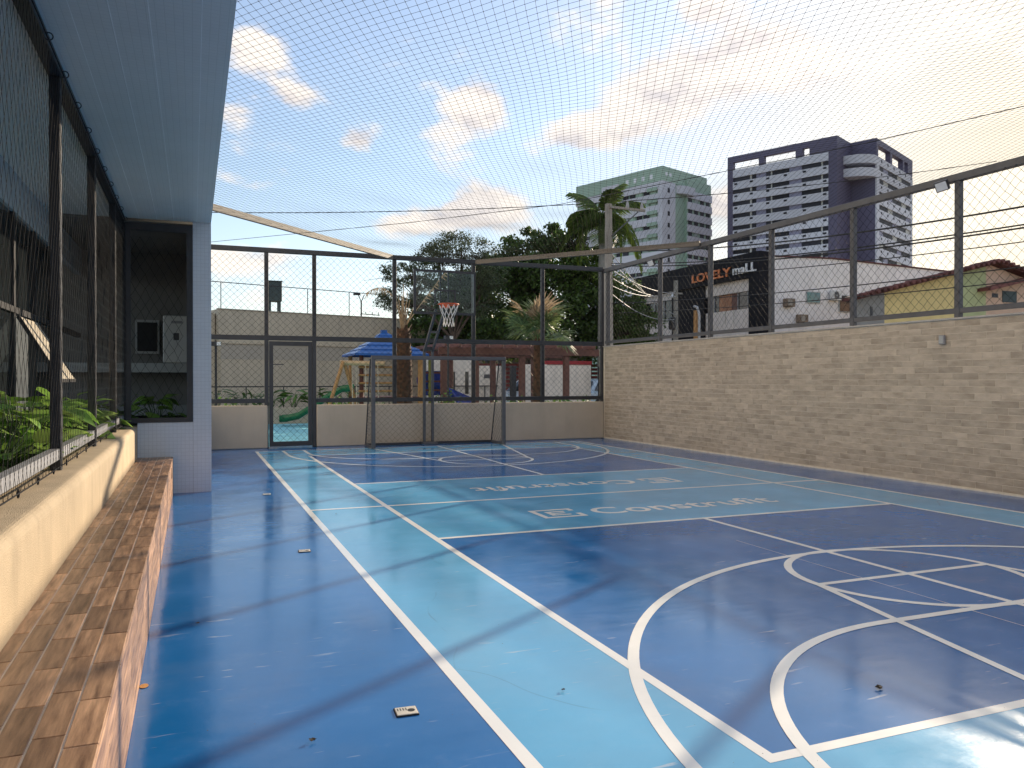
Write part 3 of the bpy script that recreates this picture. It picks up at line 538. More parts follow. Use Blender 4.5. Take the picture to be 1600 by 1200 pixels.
ob = thing('outlet_box', 'small grey electrical box mounted high on the brick wall', 'electrical box', (XW - .006, 7.85, 1.94)); MB().bbox(XW - .045, XW - .006, 7.81, 7.89, 1.93, 2.05, .004).build('body', M['galv'], ob); MB().bbox(XW - .049, XW - .0455, 7.82, 7.88, 1.94, 2.04, .002).build('cover', M['panelgrey'], ob)

# ------------------------------------------------------------------ right fence
rf = thing('wall_top_fence', 'grey steel fence with diamond net on top of the brick wall', 'fence', (XW + .06, 10, WZ + .03)); FX = XW + .06
py = [17.35, 15.0, 13.17, 11.38, 9.5, 7.67, 5.8, 3.95]
for y in py: box('post', M['steel2'], rf, FX - .04, FX + .04, y - .04, y + .04, WZ + .029, 4.10)
MB().bbox(FX - .05, FX + .05, -5, YF + .13, 4.10, 4.20, .006).build('top_rail', M['steel2'], rf); MB().bbox(FX - .03, FX + .03, -5, YF + .02, 2.335, 2.405, .005).build('bottom_rail', M['steel2'], rf)
def rightnet(u, v): return np.stack([FX - .055 + .008 * np.sin(u * 5 + v * 3), 3.0 + u, 2.40 + v], 1)
diamond_net('net', M['cord'], rf, rightnet, YF - 3.0, 1.71, .142, .142, .0026, .004)
def flood(label, x, y, z):
    t = thing('floodlight', label, 'floodlight', (x, y, z), 0, 'floodlights on the right fence')
    MB().bar((x + .09, y, z + .06), (x, y, z + .02), .03).build('bracket', M['steel'], t)
    b = MB().bbox(-.03, .03, -.085, .085, -.07, .07, .008); q = Matrix.Rotation(R(-28), 3, 'Y') @ Matrix.Rotation(R(20), 3, 'Z'); b.v = [tuple(q @ Vector(v) + Vector((x, y, z))) for v in b.v]; b.build('housing', M['steel'], t)
    b = MB().bbox(-.036, -.031, -.07, .07, -.056, .056, .002); b.v = [tuple(q @ Vector(v) + Vector((x, y, z))) for v in b.v]; b.build('lens', M['lampglass'], t)
flood('small floodlight under the top rail at the nearer right post', FX - .13, 7.82, 4.06); flood('small floodlight under the top rail near the utility pole', FX - .13, 15.15, 4.02)

# ------------------------------------------------------------------ far end: low walls, fence, gate, beams
def lowwall(label, xa, xb):
    t = thing('low_wall', label, 'wall', ((xa + xb) / 2, YF, 0), 0, 'low rendered walls at the far end')
    MB().bbox(xa, xb, YF, YF + .18, 0, .905, .018).build('wall_body', M['grey_stucco'], t)
lowwall('short taupe low wall between the pillar and the gate', XP + .005, 1.46); lowwall('long taupe low wall from the gate to the brick corner', 2.47, XW - .005)
ff = thing('end_fence', 'tall dark steel fence with diamond net above the far low wall', 'fence', (4.8, YF + .08, .9)); FY = YF + .09
for x, z0 in ((1.44, 0), (2.43, 0), (4.19, .90), (6.06, .90), (7.82, .90), (9.44, .90)): box('post', M['steel'], ff, x - .042, x + .042, FY - .04, FY + .04, z0 + .003, 4.13)
MB().bbox(XP, FX - .055, FY - .05, FY + .05, 4.13, 4.23, .006).build('top_rail', M['steel'], ff); MB().bbox(XP, XW - .01, FY - .046, FY + .046, 2.28, 2.38, .006).build('middle_rail', M['steel'], ff)
MB().bbox(XP, 1.395, FY - .035, FY + .035, .955, 1.045, .006).build('bottom_rail', M['steel'], ff); MB().bbox(2.48, XW - .01, FY - .035, FY + .035, .955, 1.045, .006).build('bottom_rail', M['steel'], ff)
def endnet(xo, zo):
    return lambda u, v: np.stack([xo + u, FY - .058 + .006 * np.sin(u * 4 + v * 3), zo + v], 1)
diamond_net('net', M['cord'], ff, endnet(XP, 2.38), XW - XP - .02, 1.75, .142, .142, .0026, .004)
diamond_net('net', M['cord'], ff, endnet(XP, 1.04), 1.17, 1.24, .142, .142, .0026, .004); diamond_net('net', M['cord'], ff, endnet(2.48, 1.04), XW - 2.5, 1.24, .142, .142, .0026, .004)
gt = thing('gate', 'dark steel framed net gate standing shut in the far fence', 'gate', (1.95, FY, 0))
gf = MB().box(1.495, 1.575, FY - .03, FY + .03, .03, 2.26); gf.box(2.30, 2.38, FY - .03, FY + .03, .03, 2.26); gf.box(1.575, 2.30, FY - .03, FY + .03, .03, .13); gf.box(1.575, 2.30, FY - .03, FY + .03, 2.17, 2.26); gf.build('gate_frame', M['steel'], gt)
diamond_net('net', M['cord'], gt, lambda u, v: np.stack([1.575 + u, np.full_like(u, FY), .13 + v], 1), .725, 2.04, .142, .142, .0026, .003)
MB().bar((1.53, FY - .07, 1.77), (1.78, FY - .07, 1.77), .018).build('handle', M['steel'], gt)
MB().bar((1.53, FY - .03, 1.77), (1.53, FY - .075, 1.77), .018).build('handle_stem', M['steel'], gt)
def beam(label, p, q):
    t = thing('corner_beam', label, 'beam', ((p[0] + q[0]) / 2, (p[1] + q[1]) / 2, 4.13), 0, 'corner beams of the net frame')
    MB().bar((p[0], p[1], 4.18), (q[0], q[1], 4.18), .08, .10).build('tube', M['beam'], t)
beam('taupe steel beam slanting from the tiled building to the far fence', (XP + .004, 13.42), (4.12, FY - .03)); beam('taupe steel beam cutting the far right corner overhead', (6.12, FY - .03), (FX - .05, 13.46))

# ------------------------------------------------------------------ roof net
def roof_net():
    a = .088; dA = np.array([math.sin(R(28)), math.cos(R(28))]); dB = np.array([-math.sin(R(33)), math.cos(R(33))])
    def z(x, y):
        sx = np.clip((x - XP) / (FX - XP), 0, 1); sy = np.clip((y + 3) / (FY + 3), 0, 1)
        return 4.205 - .16 * np.sin(pi * sx) * np.sin(pi * sy) ** .6 + .022 * np.sin(x * 2.3 + y * 1.1) * np.sin(pi * sx) + .014 * np.sin(y * 3.7 - x * 2) * np.sin(pi * sx)
    def inside(x, y):
        return (x > XP) & (x < FX - .05) & (y < FY - .04) & (y > -3) & (y - x < 13.25 + .05) & (y + x < FY + 6.12 - .06)
    lines = []
    for d, e in ((dA, dB), (dB, dA)):
        for j in range(-420, 420):
            k = np.arange(-420, 420); P = k[:, None] * a * d + j * a * e + np.array([4.8, 7.])
            P = P + .012 * np.stack([np.sin(P[:, 1] * 1.7 + P[:, 0]), np.cos(P[:, 0] * 1.3)], 1)
            ok = inside(P[:, 0], P[:, 1])
            if ok.sum() < 2: continue
            i = np.where(ok)[0]; P = P[i[0]:i[-1] + 1]
            # run each cord out to the frame
            for s, q in ((0, P[0] - P[1]), (-1, P[-1] - P[-2])):
                lo, hi = 0., 1.
                for _ in range(7):
                    mid = (lo + hi) / 2; t = P[s] + q * mid
                    if inside(t[0], t[1]): lo = mid
                    else: hi = mid
                t = (P[s] + q * lo)[None]; P = np.concatenate([t, P] if s == 0 else [P, t])
            lines.append(np.column_stack([P, z(P[:, 0], P[:, 1])]))
    V, F = cordmesh(lines, .0016)
    K = np.concatenate([l[1:-1] for l in lines[:len(lines)]]); K = K[K[:, 1] > 2.5]
    K = K[np.unique(np.round(K[:, :2] / .02).astype(int), axis=0, return_index=True)[1]]; r = .0044
    O = np.array([[1, 0, 0], [0, 1, 0], [-1, 0, 0], [0, -1, 0], [0, 0, 1], [0, 0, -1]]) * r; T = np.array([[0, 1, 4], [1, 2, 4], [2, 3, 4], [3, 0, 4], [1, 0, 5], [2, 1, 5], [3, 2, 5], [0, 3, 5]])
    KV = (K[:, None] + O[None]).reshape(-1, 3); KF = (T[None] + 6 * np.arange(len(K))[:, None, None]).reshape(-1, 3)
    o = thing('roof_net', 'fine black safety net stretched overhead across the whole court', 'net', (4.8, 7, 4.2))
    link('mesh', npmesh('mesh', V - np.array([4.8, 7, 4.2]), F, M['cord']), o)
    tag(link('knots', npmesh('knots', KV - np.array([4.8, 7, 4.2]), KF, M['cord']), o), kind='stuff')
    MB().tube([(XP + .05, 17.1, 4.2), (3.36, 12.99, 4.07), (5.02, 10.64, 4.03), (6.9, 6.73, 4.06), (8.4, 3.0, 4.15)], .005, 5).build('support_cable', M['cable'], o)
    MB().tube([(XP + .02, -3, 4.2), (XP + .02, 13.3, 4.2)], .006, 5).build('edge_cable', M['cable'], o)
roof_net()

# ------------------------------------------------------------------ goal
go = thing('futsal_goal', 'dark steel goal with black net in front of the far low wall', 'goal', (4.95, 16.55, 0))
gy, gx0, gx1, gh, gb_ = 16.5, 3.49, 6.41, 1.87, 17.28
for x in (gx0, gx1): box('post', M['steel2'], go, x - .04, x + .04, gy - .04, gy + .04, 0, gh)
MB().bbox(gx0 - .04, gx1 + .04, gy - .04, gy + .04, gh + .001, gh + .08, .008).build('crossbar', M['steel2'], go)
for x in (gx0, gx1):
    MB().tube([(x, gy, gh + .04), (x, gy + .28, gh + .02), (x, gb_, .05)], .014, 8).build('back_stay', M['steel'], go); MB().bar((x, gy, .03), (x, gb_, .03), .05).build('ground_bar', M['steel2'], go)
MB().bar((gx0, gb_, .03), (gx1, gb_, .03), .05).build('ground_bar', M['steel'], go)
diamond_net('net', M['goalcord'], go, lambda u, v: np.stack([gx0 + u, gy + .28 + (gb_ - gy - .28) * (1 - v / 1.85) + .03 * np.sin(u * 3), .04 + v * 1.0], 1), gx1 - gx0, 1.85, .13, .13, .002, .006)
for x in (gx0, gx1):
    diamond_net('side_net', M['goalcord'], go, lambda u, v, x=x: np.stack([np.full_like(u, x), gy + u * np.clip(1.0 - (v / 1.85) * .62, .1, 1), .04 + v], 1), gb_ - gy, 1.82, .13, .13, .002, .005)
diamond_net('top_net', M['goalcord'], go, lambda u, v: np.stack([gx0 + u, gy + v, np.full_like(u, gh + .03)], 1), gx1 - gx0, .28, .13, .13, .002, .004)

# ------------------------------------------------------------------ basketball stand
bk = thing('basketball_stand', 'basketball stand with clear backboard and orange hoop behind the goal', 'basketball hoop', (4.88, 17.2, 0))
yb_, bx0, bx1, bz0, bz1 = 16.4, 4.33, 5.71, 2.84, 3.79; bc = 5.02
for x in (4.79, 4.98): MB().bar((x, 17.22, .05), (x, 17.22, 2.1), .055).build('upright', M['steel2'], bk); MB().bar((x, 17.22, 2.08), (x + .05, yb_ + .06, 2.95), .05).build('arm', M['steel2'], bk)
MB().bar((4.79, 17.22, 2.13), (4.98, 17.22, 2.13), .09).build('hinge_box', M['steel'], bk); MB().bar((4.83, 16.85, 2.49), (5.02, 16.85, 2.49), .045).build('rung', M['steel2'], bk)
box('base_plate', M['steel2'], bk, 4.73, 5.05, 17.05, 17.4, .002, .06); MB().bar((4.79, 17.22, 1.0), (4.98, 17.22, 1.0), .07).build('rung', M['steel'], bk)
for x in (4.93, 5.11): MB().bar((x, yb_ + .045, bz0), (x, yb_ + .045, bz1), .03).build('board_stay', M['steel'], bk)
fr = MB().box(bx0, bx1, yb_ - .02, yb_ + .02, bz1 - .05, bz1); fr.box(bx0, bx1, yb_ - .02, yb_ + .02, bz0, bz0 + .05); fr.box(bx0, bx0 + .05, yb_ - .02, yb_ + .02, bz0 + .05, bz1 - .05); fr.box(bx1 - .05, bx1, yb_ - .02, yb_ + .02, bz0 + .05, bz1 - .05)
fr.build('board_frame', M['steel'], bk); MB().box(bx0 + .051, bx1 - .051, yb_ - .006, yb_ + .006, bz0 + .051, bz1 - .051).build('backboard', M['clear'], bk)
tg = MB().box(bc - .24, bc + .24, yb_ - .012, yb_ - .007, 3.34, 3.375); tg.box(bc - .24, bc - .205, yb_ - .012, yb_ - .007, 3.06, 3.34); tg.box(bc + .205, bc + .24, yb_ - .012, yb_ - .007, 3.06, 3.34); tg.build('target_square', M['steel'], bk)
rc = (bc, yb_ - .27, 3.04); MB().tube([(rc[0] + .215 * math.cos(a), rc[1] + .215 * math.sin(a), rc[2]) for a in np.linspace(0, 2 * pi, 33)], .011, 8, False).build('rim', M['rim'], bk, True)
MB().bbox(bc - .09, bc + .09, yb_ - .07, yb_ - .013, 2.98, 3.06, .006).build('rim_bracket', M['rim'], bk)
nl = []
for sg in (1, -1):
    for k in range(10):
        p = []
        for j in range(9):
            t = j / 8; a = 2 * pi * (k / 10 + sg * t * .2); rr = .205 - .10 * min(1, t * 1.6) + (.01 if t > .8 else 0); p.append((rc[0] + rr * math.cos(a), rc[1] + rr * math.sin(a), rc[2] - .02 - .45 * t))
        nl.append(np.array(p))
V, F = cordmesh(nl, .0068); link('hoop_net', npmesh('hoop_net', V - np.array(wloc(bk)), F, M['white_cord']), bk)

# ------------------------------------------------------------------ playground beyond the fence
pg = MB().add([(-1, YF + .46, -.01), (11.5, YF + .46, -.01), (11.5, 27.2, -.01), (-1, 27.2, -.01)], [(0, 1, 2, 3)]).build('playground_floor', M['teal']); tag(pg, kind='structure')
kb = thing('planting_kerb', 'low taupe kerb wall of the planting bed behind the playground', 'wall', (4, 27.3, 0)); MB().bbox(-1, 12, 27.2, 27.4, -.05, .52, .01).build('wall_body', M['grey_stucco'], kb)
sb = MB().box(-1, 12, 27.4, 29.5, -.05, .45).build('bed_soil', M['soil']); tag(sb, kind='structure')
def leaves(name, m, parent, P, size, flat=0., asp=.55, stuff=True):
    # leaf shaped quads (rhombus) at the points P, random lie
    n = len(P); s = size * rng.uniform(.6, 1.35, n)[:, None]
    t = rng.normal(size=(n, 3)); t[:, 2] = t[:, 2] * (1 - flat) - .25; t /= np.linalg.norm(t, axis=1)[:, None]
    nr = rng.normal(size=(n, 3)); nr[:, 2] = np.abs(nr[:, 2]) + flat * 2 + .2; b = np.cross(t, nr); b /= np.linalg.norm(b, axis=1)[:, None] + 1e-9
    V = np.stack([P - t * s * .5, P + b * s * asp * .5 - t * s * .05, P + t * s * .5, P - b * s * asp * .5 - t * s * .05], 1).reshape(-1, 3); F = np.arange(4 * n).reshape(n, 4)
    L = np.array(wloc(parent)) if parent is not None else 0
    return link(name, npmesh(name, V - L, F, m), parent)
def shrub(label, x, y, z, rx, ry, h, n, group, size=.1, m='hedge'):
    t = thing('shrub', label, 'shrub', (x, y, z), 0, group); d = rng.normal(size=(n, 3)); d /= np.linalg.norm(d, axis=1)[:, None]; rr = rng.uniform(.35, 1, n)[:, None] ** .5
    P = d * rr * np.array([rx, ry, h / 2]) * (1 + .25 * np.sin(d[:, :1] * 7 + d[:, 1:2] * 9)) + np.array([x, y, z + h / 2]); leaves('foliage', M[m], t, P, size)
    sm = MB()
    for k in range(4): a = k * 1.6; sm.tube([(x, y, z), (x + rx * .5 * math.cos(a), y + ry * .5 * math.sin(a), z + h * .6)], [.012, .005], 4)
    sm.build('stem', M['stem'], t)
for i, (x, lb) in enumerate(((.75, 'yellow green shrub left of the gate beyond the low wall'), (3.0, 'low shrub right of the gate beyond the wall'), (3.95, 'low shrub beyond the wall by the goal post'), (5.55, 'bright shrub beside the spiky palm stump'), (6.6, 'shrub behind the right half of the goal'), (7.3, 'shrub before the maroon pergola'), (8.3, 'small shrub left of the fan palm'), (9.2, 'shrub at the right end beyond the wall'))):
    shrub(lb, x, YF + .55, 0, .42, .18, (1.02, .98, 1.0, 1.12, 1.02, 1.04, .98, 1.04)[i], 420, 'shrubs just beyond the low wall', .085)
LF2 = [leafmesh('leaf', .10, .55, M['hedge'], .5), leafmesh('leaf', .14, .5, M['hedge'], .35)]
for i, x in enumerate((.7, 1.6, 2.45, 3.2, 3.95, 4.8)):
    plant('bed_plant', ('arching plant at the far left of the bed', 'arching plant left in the bed seen beside the gate', 'arching plant seen through the left of the gate', 'arching plant seen through the middle of the gate', 'arching plant seen through the right of the gate', 'arching plant behind the swing legs')[i], x, 28.0, .45, 16, .75, .35, 'arching plants in the far bed', LF2)
rl = thing('bed_railing', 'thin black railing behind the planting bed', 'railing', (3, 28.9, .4))
MB().bar((-1, 28.9, 1.2), (11, 28.9, 1.2), .04).build('top_rail', M['steel'], rl)
for x in np.arange(-.8, 11, 1.25): MB().bar((x, 28.9, .4), (x, 28.9, 1.19), .035).build('baluster', M['steel'], rl)
def lamppost(label, x, y, z):
    t = thing('lamp_post', label, 'lamp post', (x, y, 0), 0, 'square headed garden lamps'); MB().tube([(x, y, 0), (x, y, z)], .03, 8).build('pole', M['steel'], t)
    box('lamp_head', M['steel'], t, x - .11, x + .13, y - .09, y + .09, z, z + .11); box('lamp_lens', M['lampglass'], t, x + .02, x + .12, y - .095, y - .091, z + .01, z + .10)
lamppost('thin black garden lamp beside the tiled pillar', .55, 22, 2.32); lamppost('thin black garden lamp left of the maroon pergola', 6.83, 22, 2.6)

# play tower
pt = thing('play_tower', 'wooden play tower with blue pyramid roof, swing beam and slides', 'playset', (5.56, 24.6, 0)); cx, cy, hw = 5.58, 24.7, 1.13
apex = (cx - .02, cy, 3.0)
for k in range(4):   # ribbed roof panels
    a0 = pi / 4 + k * pi / 2 + pi; c = [(cx + hw * 1.414 * math.cos(a0 + q), cy + hw * 1.414 * math.sin(a0 + q)) for q in (0, pi / 2)]
    bm = MB()
    for j in range(5):
        t0, t1 = j / 5, (j + 1) / 5
        f = lambda t, w, dz: (apex[0] + (c[w][0] - apex[0]) * t, apex[1] + (c[w][1] - apex[1]) * t, apex[2] - (apex[2] - 2.2) * t ** .85 + dz)
        bm.add([f(max(t0, .06), 0, .0), f(max(t0, .06), 1, .0), f(t1, 1, .035), f(t1, 0, .035), f(t1, 0, -.03), f(t1, 1, -.03)], [(0, 3, 2, 1), (3, 4, 5, 2)])
    bm.build('roof_panel', M['roofblue'], pt)
MB().box(apex[0] - .09, apex[0] + .09, cy - .09, cy + .09, apex[2] - .1, apex[2] + .0).build('roof_cap', M['roofblue'], pt)
for sx in (-.9, .9):
    for sy in (-.9, .9): MB().tube([(cx + sx, cy + sy, 0), (cx + sx, cy + sy, 2.25)], .065, 10).build('post', M['log'] if sx * sy < 0 else M['darkwood'], pt)
MB().box(cx - .95, cx + .95, cy - .95, cy + .95, .84, .92).build('platform', M['darkwood'], pt)
for j in range(6): MB().tube([(cx - 1.0, cy - .97, .62 + .24 * j), (cx + .1, cy - .97, .62 + .24 * j)], .035, 8).build('rail', M['log'], pt)
MB().tube([(cx + .08, cy - .95, 0), (cx + .08, cy - .95, 1.95)], .055, 8).build('post', M['log'], pt)
for x_, mm in ((cx + .95, 'log'), (cx + 1.2, 'olive'), (cx + 1.75, 'darkwood')): MB().tube([(x_, cy - .98, 0), (x_, cy - .98, 2.1)], .055, 8).build('post', M[mm], pt)
for j in range(4): MB().bar((cx + .95, cy - .99, .85 + .27 * j), (cx + 1.75, cy - .99, .85 + .27 * j), .06).build('rung', M['darkwood'], pt)
# swing
sy_ = 23.5
MB().tube([(4.0, sy_, 1.94), (5.35, sy_ + .15, 1.93)], .075, 10).build('swing_beam', M['palelog'], pt); MB().tube([(4.08, sy_ - .05, 1.98), (3.45, sy_ - .1, 0)], .055, 8).build('swing_leg', M['log'], pt); MB().tube([(4.12, sy_ + .05, 1.98), (4.72, sy_ + .3, 0)], .055, 8).build('swing_leg', M['log'], pt)
for x_ in (4.35, 4.47, 4.75, 4.87, 5.0, 5.12): MB().tube([(x_, sy_ + .05, 1.9), (x_ + .02, sy_ + .05, .5)], .012, 5).build('swing_rope', M['rope'], pt)
for x_ in (4.35, 4.75): box('swing_seat', M['darkwood'], pt, x_ - .05, x_ + .22, sy_ - .05, sy_ + .15, .46, .50)
def slide(name, m, pts, w):
    bm = MB(); n = len(pts); pr = [(-w, .22), (-w * .95, .05), (-w * .6, 0), (w * .6, 0), (w * .95, .05), (w, .22), (w * .88, .22), (w * .8, .06), (w * .5, .03), (-w * .5, .03), (-w * .8, .06), (-w * .88, .22)]; k = len(pr); vs = []
    for i, p in enumerate(pts):
        p = Vector(p); t = (Vector(pts[min(i + 1, n - 1)]) - Vector(pts[max(i - 1, 0)])); t.z = 0; t.normalize(); sd_ = Vector((-t.y, t.x, 0))
        for u, v in pr: vs.append(p + sd_ * u + Vector((0, 0, v)))
    bm.add(vs, [(i * k + j, i * k + (j + 1) % k, (i + 1) * k + (j + 1) % k, (i + 1) * k + j) for i in range(n - 1) for j in range(k)] + [tuple(range(k)), tuple(range((n - 1) * k, n * k))[::-1]]); return bm.build(name, m, pt, True)
slide('green_slide', M['slidegreen'], [(4.75, 25.4, 1.08), (4.4, 25.45, 1.05), (3.95, 25.55, .78), (3.5, 25.7, .46), (3.1, 25.8, .2), (2.75, 25.9, .12), (2.55, 25.95, .11)], .27)
slide('blue_slide', M['slideblue'], [(cx + 1.0, cy - .3, 1.3), (cx + 1.4, cy - .35, 1.25), (cx + 1.8, cy - .4, 1.05), (cx + 2.2, cy - .55, .82), (cx + 2.4, cy - .9, .62), (cx + 2.25, cy - 1.3, .42), (cx + 1.8, cy - 1.5, .22)], .3)
MB().box(cx + 1.02, cx + 1.7, cy - .5, cy - .42, .95, 1.72).build('blue_panel', M['slideblue'], pt)

# pergola, cream walls, cars, red slat fence
pe = thing('pergola', 'maroon timber pergola beyond the far fence', 'pergola', (9.5, 23.5, 0))
for x_ in (7.0, 8.02, 9.55, 11.08):
    for y_ in (23.0, 25.6): MB().bbox(x_ - .085, x_ + .085, y_ - .085, y_ + .085, 0, 2.25, .01).build('post', M['maroon'], pe)
for y_ in (22.9, 25.7): MB().bbox(6.8, 12.2, y_ - .05, y_ + .05, 2.2, 2.42, .01).build('beam', M['maroon'], pe)
for x_ in np.arange(6.95, 12.2, .45): MB().bbox(x_ - .03, x_ + .03, 22.6, 26.0, 2.425, 2.55, .006).build('rafter', M['maroon'], pe)
def cwall(label, xa, xb, z, red=False):
    t = thing('garden_wall', label, 'wall', ((xa + xb) / 2, 29, 0), 0, 'cream walls behind the pergola'); MB().bbox(xa, xb, 29, 29.2, -.05, z, .01).build('wall_body', M['cream'], t); return t
t = cwall('cream wall behind the blue slide with two slit windows', 8.2, 9.95, 2.3)
for x_ in (9.2, 9.75): box('slit_window', M['glass'], t, x_ - .07, x_ + .07, 28.985, 28.999, .9, 1.75)
t = cwall('cream wall panel with a small vent behind the goal', 10.12, 11.3, 1.98); box('vent', M['steel2'], t, 10.45, 10.75, 28.985, 28.999, 1.5, 1.65)
t = cwall('cream wall with red stripe behind the fan palm', 12.2, 15.1, 2.05); MB().bbox(13.1, 15.12, 28.96, 29.22, 2.052, 2.2, .005).build('red_stripe', M['red'], t)
for x_, lb in ((11.5, 'dark steel gate post left of the silver car'), (15.35, 'dark steel gate post beside the red striped wall'), (16.25, 'dark steel gate post before the pale car')):
    t = thing('gate_post', lb, 'post', (x_, 28.6, 0), 0, 'dark posts of the street gate'); box('shaft', M['steel'], t, x_ - .1, x_ + .1, 28.5, 28.7, -.05, 1.95); box('cap', M['steel2'], t, x_ - .11, x_ + .11, 28.49, 28.71, 1.951, 1.98)
t = thing('slatted_fence', 'red slatted fence across the street', 'fence', (17.5, 40, 0))
for k in range(9): MB().bbox(12, 22, 40, 40.06, .4 + .22 * k, .55 + .22 * k, .004).build('slat', M['redbrick'], t)
for x_ in (12.1, 14.6, 17.1, 19.6, 21.9): MB().bbox(x_ - .06, x_ + .06, 40.065, 40.16, -.05, 2.5, .004).build('post', M['steel'], t)
def car(label, x, y, rz, m):
    t = thing('parked_car', label, 'car', (x, y, 0), rz, 'cars parked beyond the fence')
    lower = [(-2.1, .35), (-2.12, .62), (-2.0, .86), (-1.2, .93), (1.0, .95), (1.85, .84), (2.1, .62), (2.12, .35)]
    cabin = [(-1.75, .90), (-1.25, 1.40), (-.9, 1.475), (.1, 1.48), (.45, 1.42), (1.15, .93)]
    def loft(pr, w, tw, mm, nm, sm=True):
        ys = [-w, -w * .93, 0, w * .93, w]; bm = MB(); n = len(pr); vs = []
        for j, yy in enumerate(ys):
            kk = .965 if j in (0, 4) else 1.
            for (px, pz) in pr: f = tw if pz > 1.0 else 1.; vs.append((px * kk, yy * (f if abs(yy) > 0 else 1), .35 + (pz - .35) * (.99 if j in (0, 4) else 1)))
        fs = [(j * n + i, j * n + (i + 1) % n, (j + 1) * n + (i + 1) % n, (j + 1) * n + i) for j in range(4) for i in range(n)] + [tuple(range(n))[::-1], tuple(range(4 * n, 5 * n))]
        return bm.add(vs, fs).build(nm, mm, t, local=True)
    loft(lower, .86, 1, M[m], 'body'); loft(cabin, .80, .82, M[m], 'roof')
    for sg in (-1, 1):
        yo = sg * .735
        for q in (((-1.5, .97), (-1.15, 1.34), (-.45, 1.40), (-.45, .97)), ((-.38, .97), (-.38, 1.40), (.3, 1.36), (.92, .97))):
            bm = MB().add([(a, sg * (.83 - (c - .95) * .32), c) for a, c in q] + [(a, sg * (.80 - (c - .95) * .32), c) for a, c in q], [(0, 1, 2, 3), (7, 6, 5, 4), (0, 4, 5, 1), (1, 5, 6, 2), (2, 6, 7, 3), (3, 7, 4, 0)]); bm.build('side_window', M['glass'], t, local=True)
        for wx in (-1.3, 1.32):
            wo = MB().tube([(wx, sg * .70, .32), (wx, sg * .88, .32)], .32, 20).build('wheel', M['tyre'], t, local=True); MB().tube([(wx, sg * .86, .32), (wx, sg * .89, .32)], .19, 14).build('rim', M['chrome'], wo, local=True)
        MB().bbox(1.93, 2.1, sg * .62 - .16, sg * .62 + .16, .62, .76, .03).build('headlight', M['lampglass'], t, local=True); MB().bbox(-2.11, -1.98, sg * .66 - .13, sg * .66 + .13, .66, .84, .03).build('tail_light', M['lampred'], t, local=True)
    for q, nm in ((((.46, 1.40), (1.12, .97)), 'windscreen'), (((-1.3, 1.38), (-1.72, .97)), 'rear_window')):
        (a, c), (d, e) = q; o = .02 if d > 0 else -.02; MB().add([(a + o, -.56, c), (a + o, .56, c), (d + o, .70, e), (d + o, -.70, e)], [(0, 1, 2, 3)]).build(nm, M['glass'], t, local=True)
    return t
car('silver car parked behind the pergola posts', 13.6, 31.2, R(205), 'carsilver'); car('pale blue car parked by the brick wall corner', 17.0, 31.4, R(20), 'carblue')

# ------------------------------------------------------------------ grey hall, rooftop things
hr = math.atan2(5.3, 16.); hl = thing('grey_hall', 'large blank grey brown hall behind the playground', 'building', (1.22, 40, 0), hr)
def hb(name, m, a, b, c, d, e, f): return MB().box(a, b, c, d, e, f).build(name, M[m], hl, local=True)
hb('wall', 'hall', 0, 17.0, 0, 12, -.1, 3.15); hb('grey_band', 'hall2', -.01, 17.01, -.012, -.001, 2.42, 3.13); hb('ledge', 'hall', -.05, 17.05, -.06, 12.05, 3.152, 3.20)
MB().add([(0, .2, 3.201), (16.95, .2, 3.201), (16.95, 12, 3.201), (0, 12, 3.201), (0, .3, 4.8), (16.9, .3, 4.8), (16.9, 12, 4.8), (0, 12, 4.8)], [(4, 5, 6, 7), (0, 1, 5, 4), (1, 2, 6, 5), (2, 3, 7, 6), (3, 0, 4, 7)]).build('upper_wall', M['hall'], hl, local=True)
hb('parapet_cap', 'hall2', -.03, 16.95, .26, .5, 4.802, 4.84); hb('annex', 'hall', -14, -.06, .6, 12, -.1, 4.62)
hb('downpipe', 'hall2', 11.0, 11.08, -.09, -.013, 0, 3.1)
wt = thing('water_tank', 'square dark green water tank on legs above the hall', 'water tank', (3.75, 42.5, 4.8)); hx, hy_ = 3.88, 42.6
MB().bbox(hx - .36, hx + .36, hy_ - .36, hy_ + .36, 5.45, 6.45, .02).build('tank', M['tank'], wt); MB().bbox(hx - .39, hx + .39, hy_ - .39, hy_ + .39, 6.451, 6.5, .01).build('lid', M['tank'], wt)
for a in (-.24, .24):
    for b in (-.24, .24): MB().bar((hx + a, hy_ + b, 4.7), (hx + a, hy_ + b, 5.45), .13).build('leg', M['tank'], wt)
rr_ = thing('rooftop_railing', 'thin wire rail on slim masts along the hall roof', 'railing', (5, 42, 4.8))
pts = [(1.22 + math.cos(hr) * s - math.sin(hr) * .8, 40 + math.sin(hr) * s + math.cos(hr) * .8) for s in (-6, .3, 4.8, 7.2, 10.5)]
MB().tube([(a, b, 6.15) for a, b in pts], .022, 6).build('top_wire', M['steel'], rr_)
for a, b in pts[1:]: MB().tube([(a, b, 4.5), (a, b, 6.15)], .022, 6).build('mast', M['steel'], rr_)
fm = thing('floodlight_mast', 'slim mast with twin lamp heads and a side arm on the hall', 'mast', (8.1, 42.8, 4.8)); fx, fy = 8.45, 43.0
MB().tube([(fx, fy, 4.6), (fx, fy, 5.7)], .04, 8).build('mast', M['steel'], fm)
for s in (-1, 1): MB().tube([(fx, fy, 5.65), (fx + .17 * s, fy, 6.05)], .025, 6).build('fork', M['steel'], fm)
MB().bbox(fx - .42, fx - .05, fy - .12, fy + .12, 6.0, 6.14, .03).build('lamp_head', M['steel'], fm); MB().tube([(fx, fy, 5.0), (fx + 1.0, fy, 4.95)], .025, 6).build('arm', M['steel'], fm)
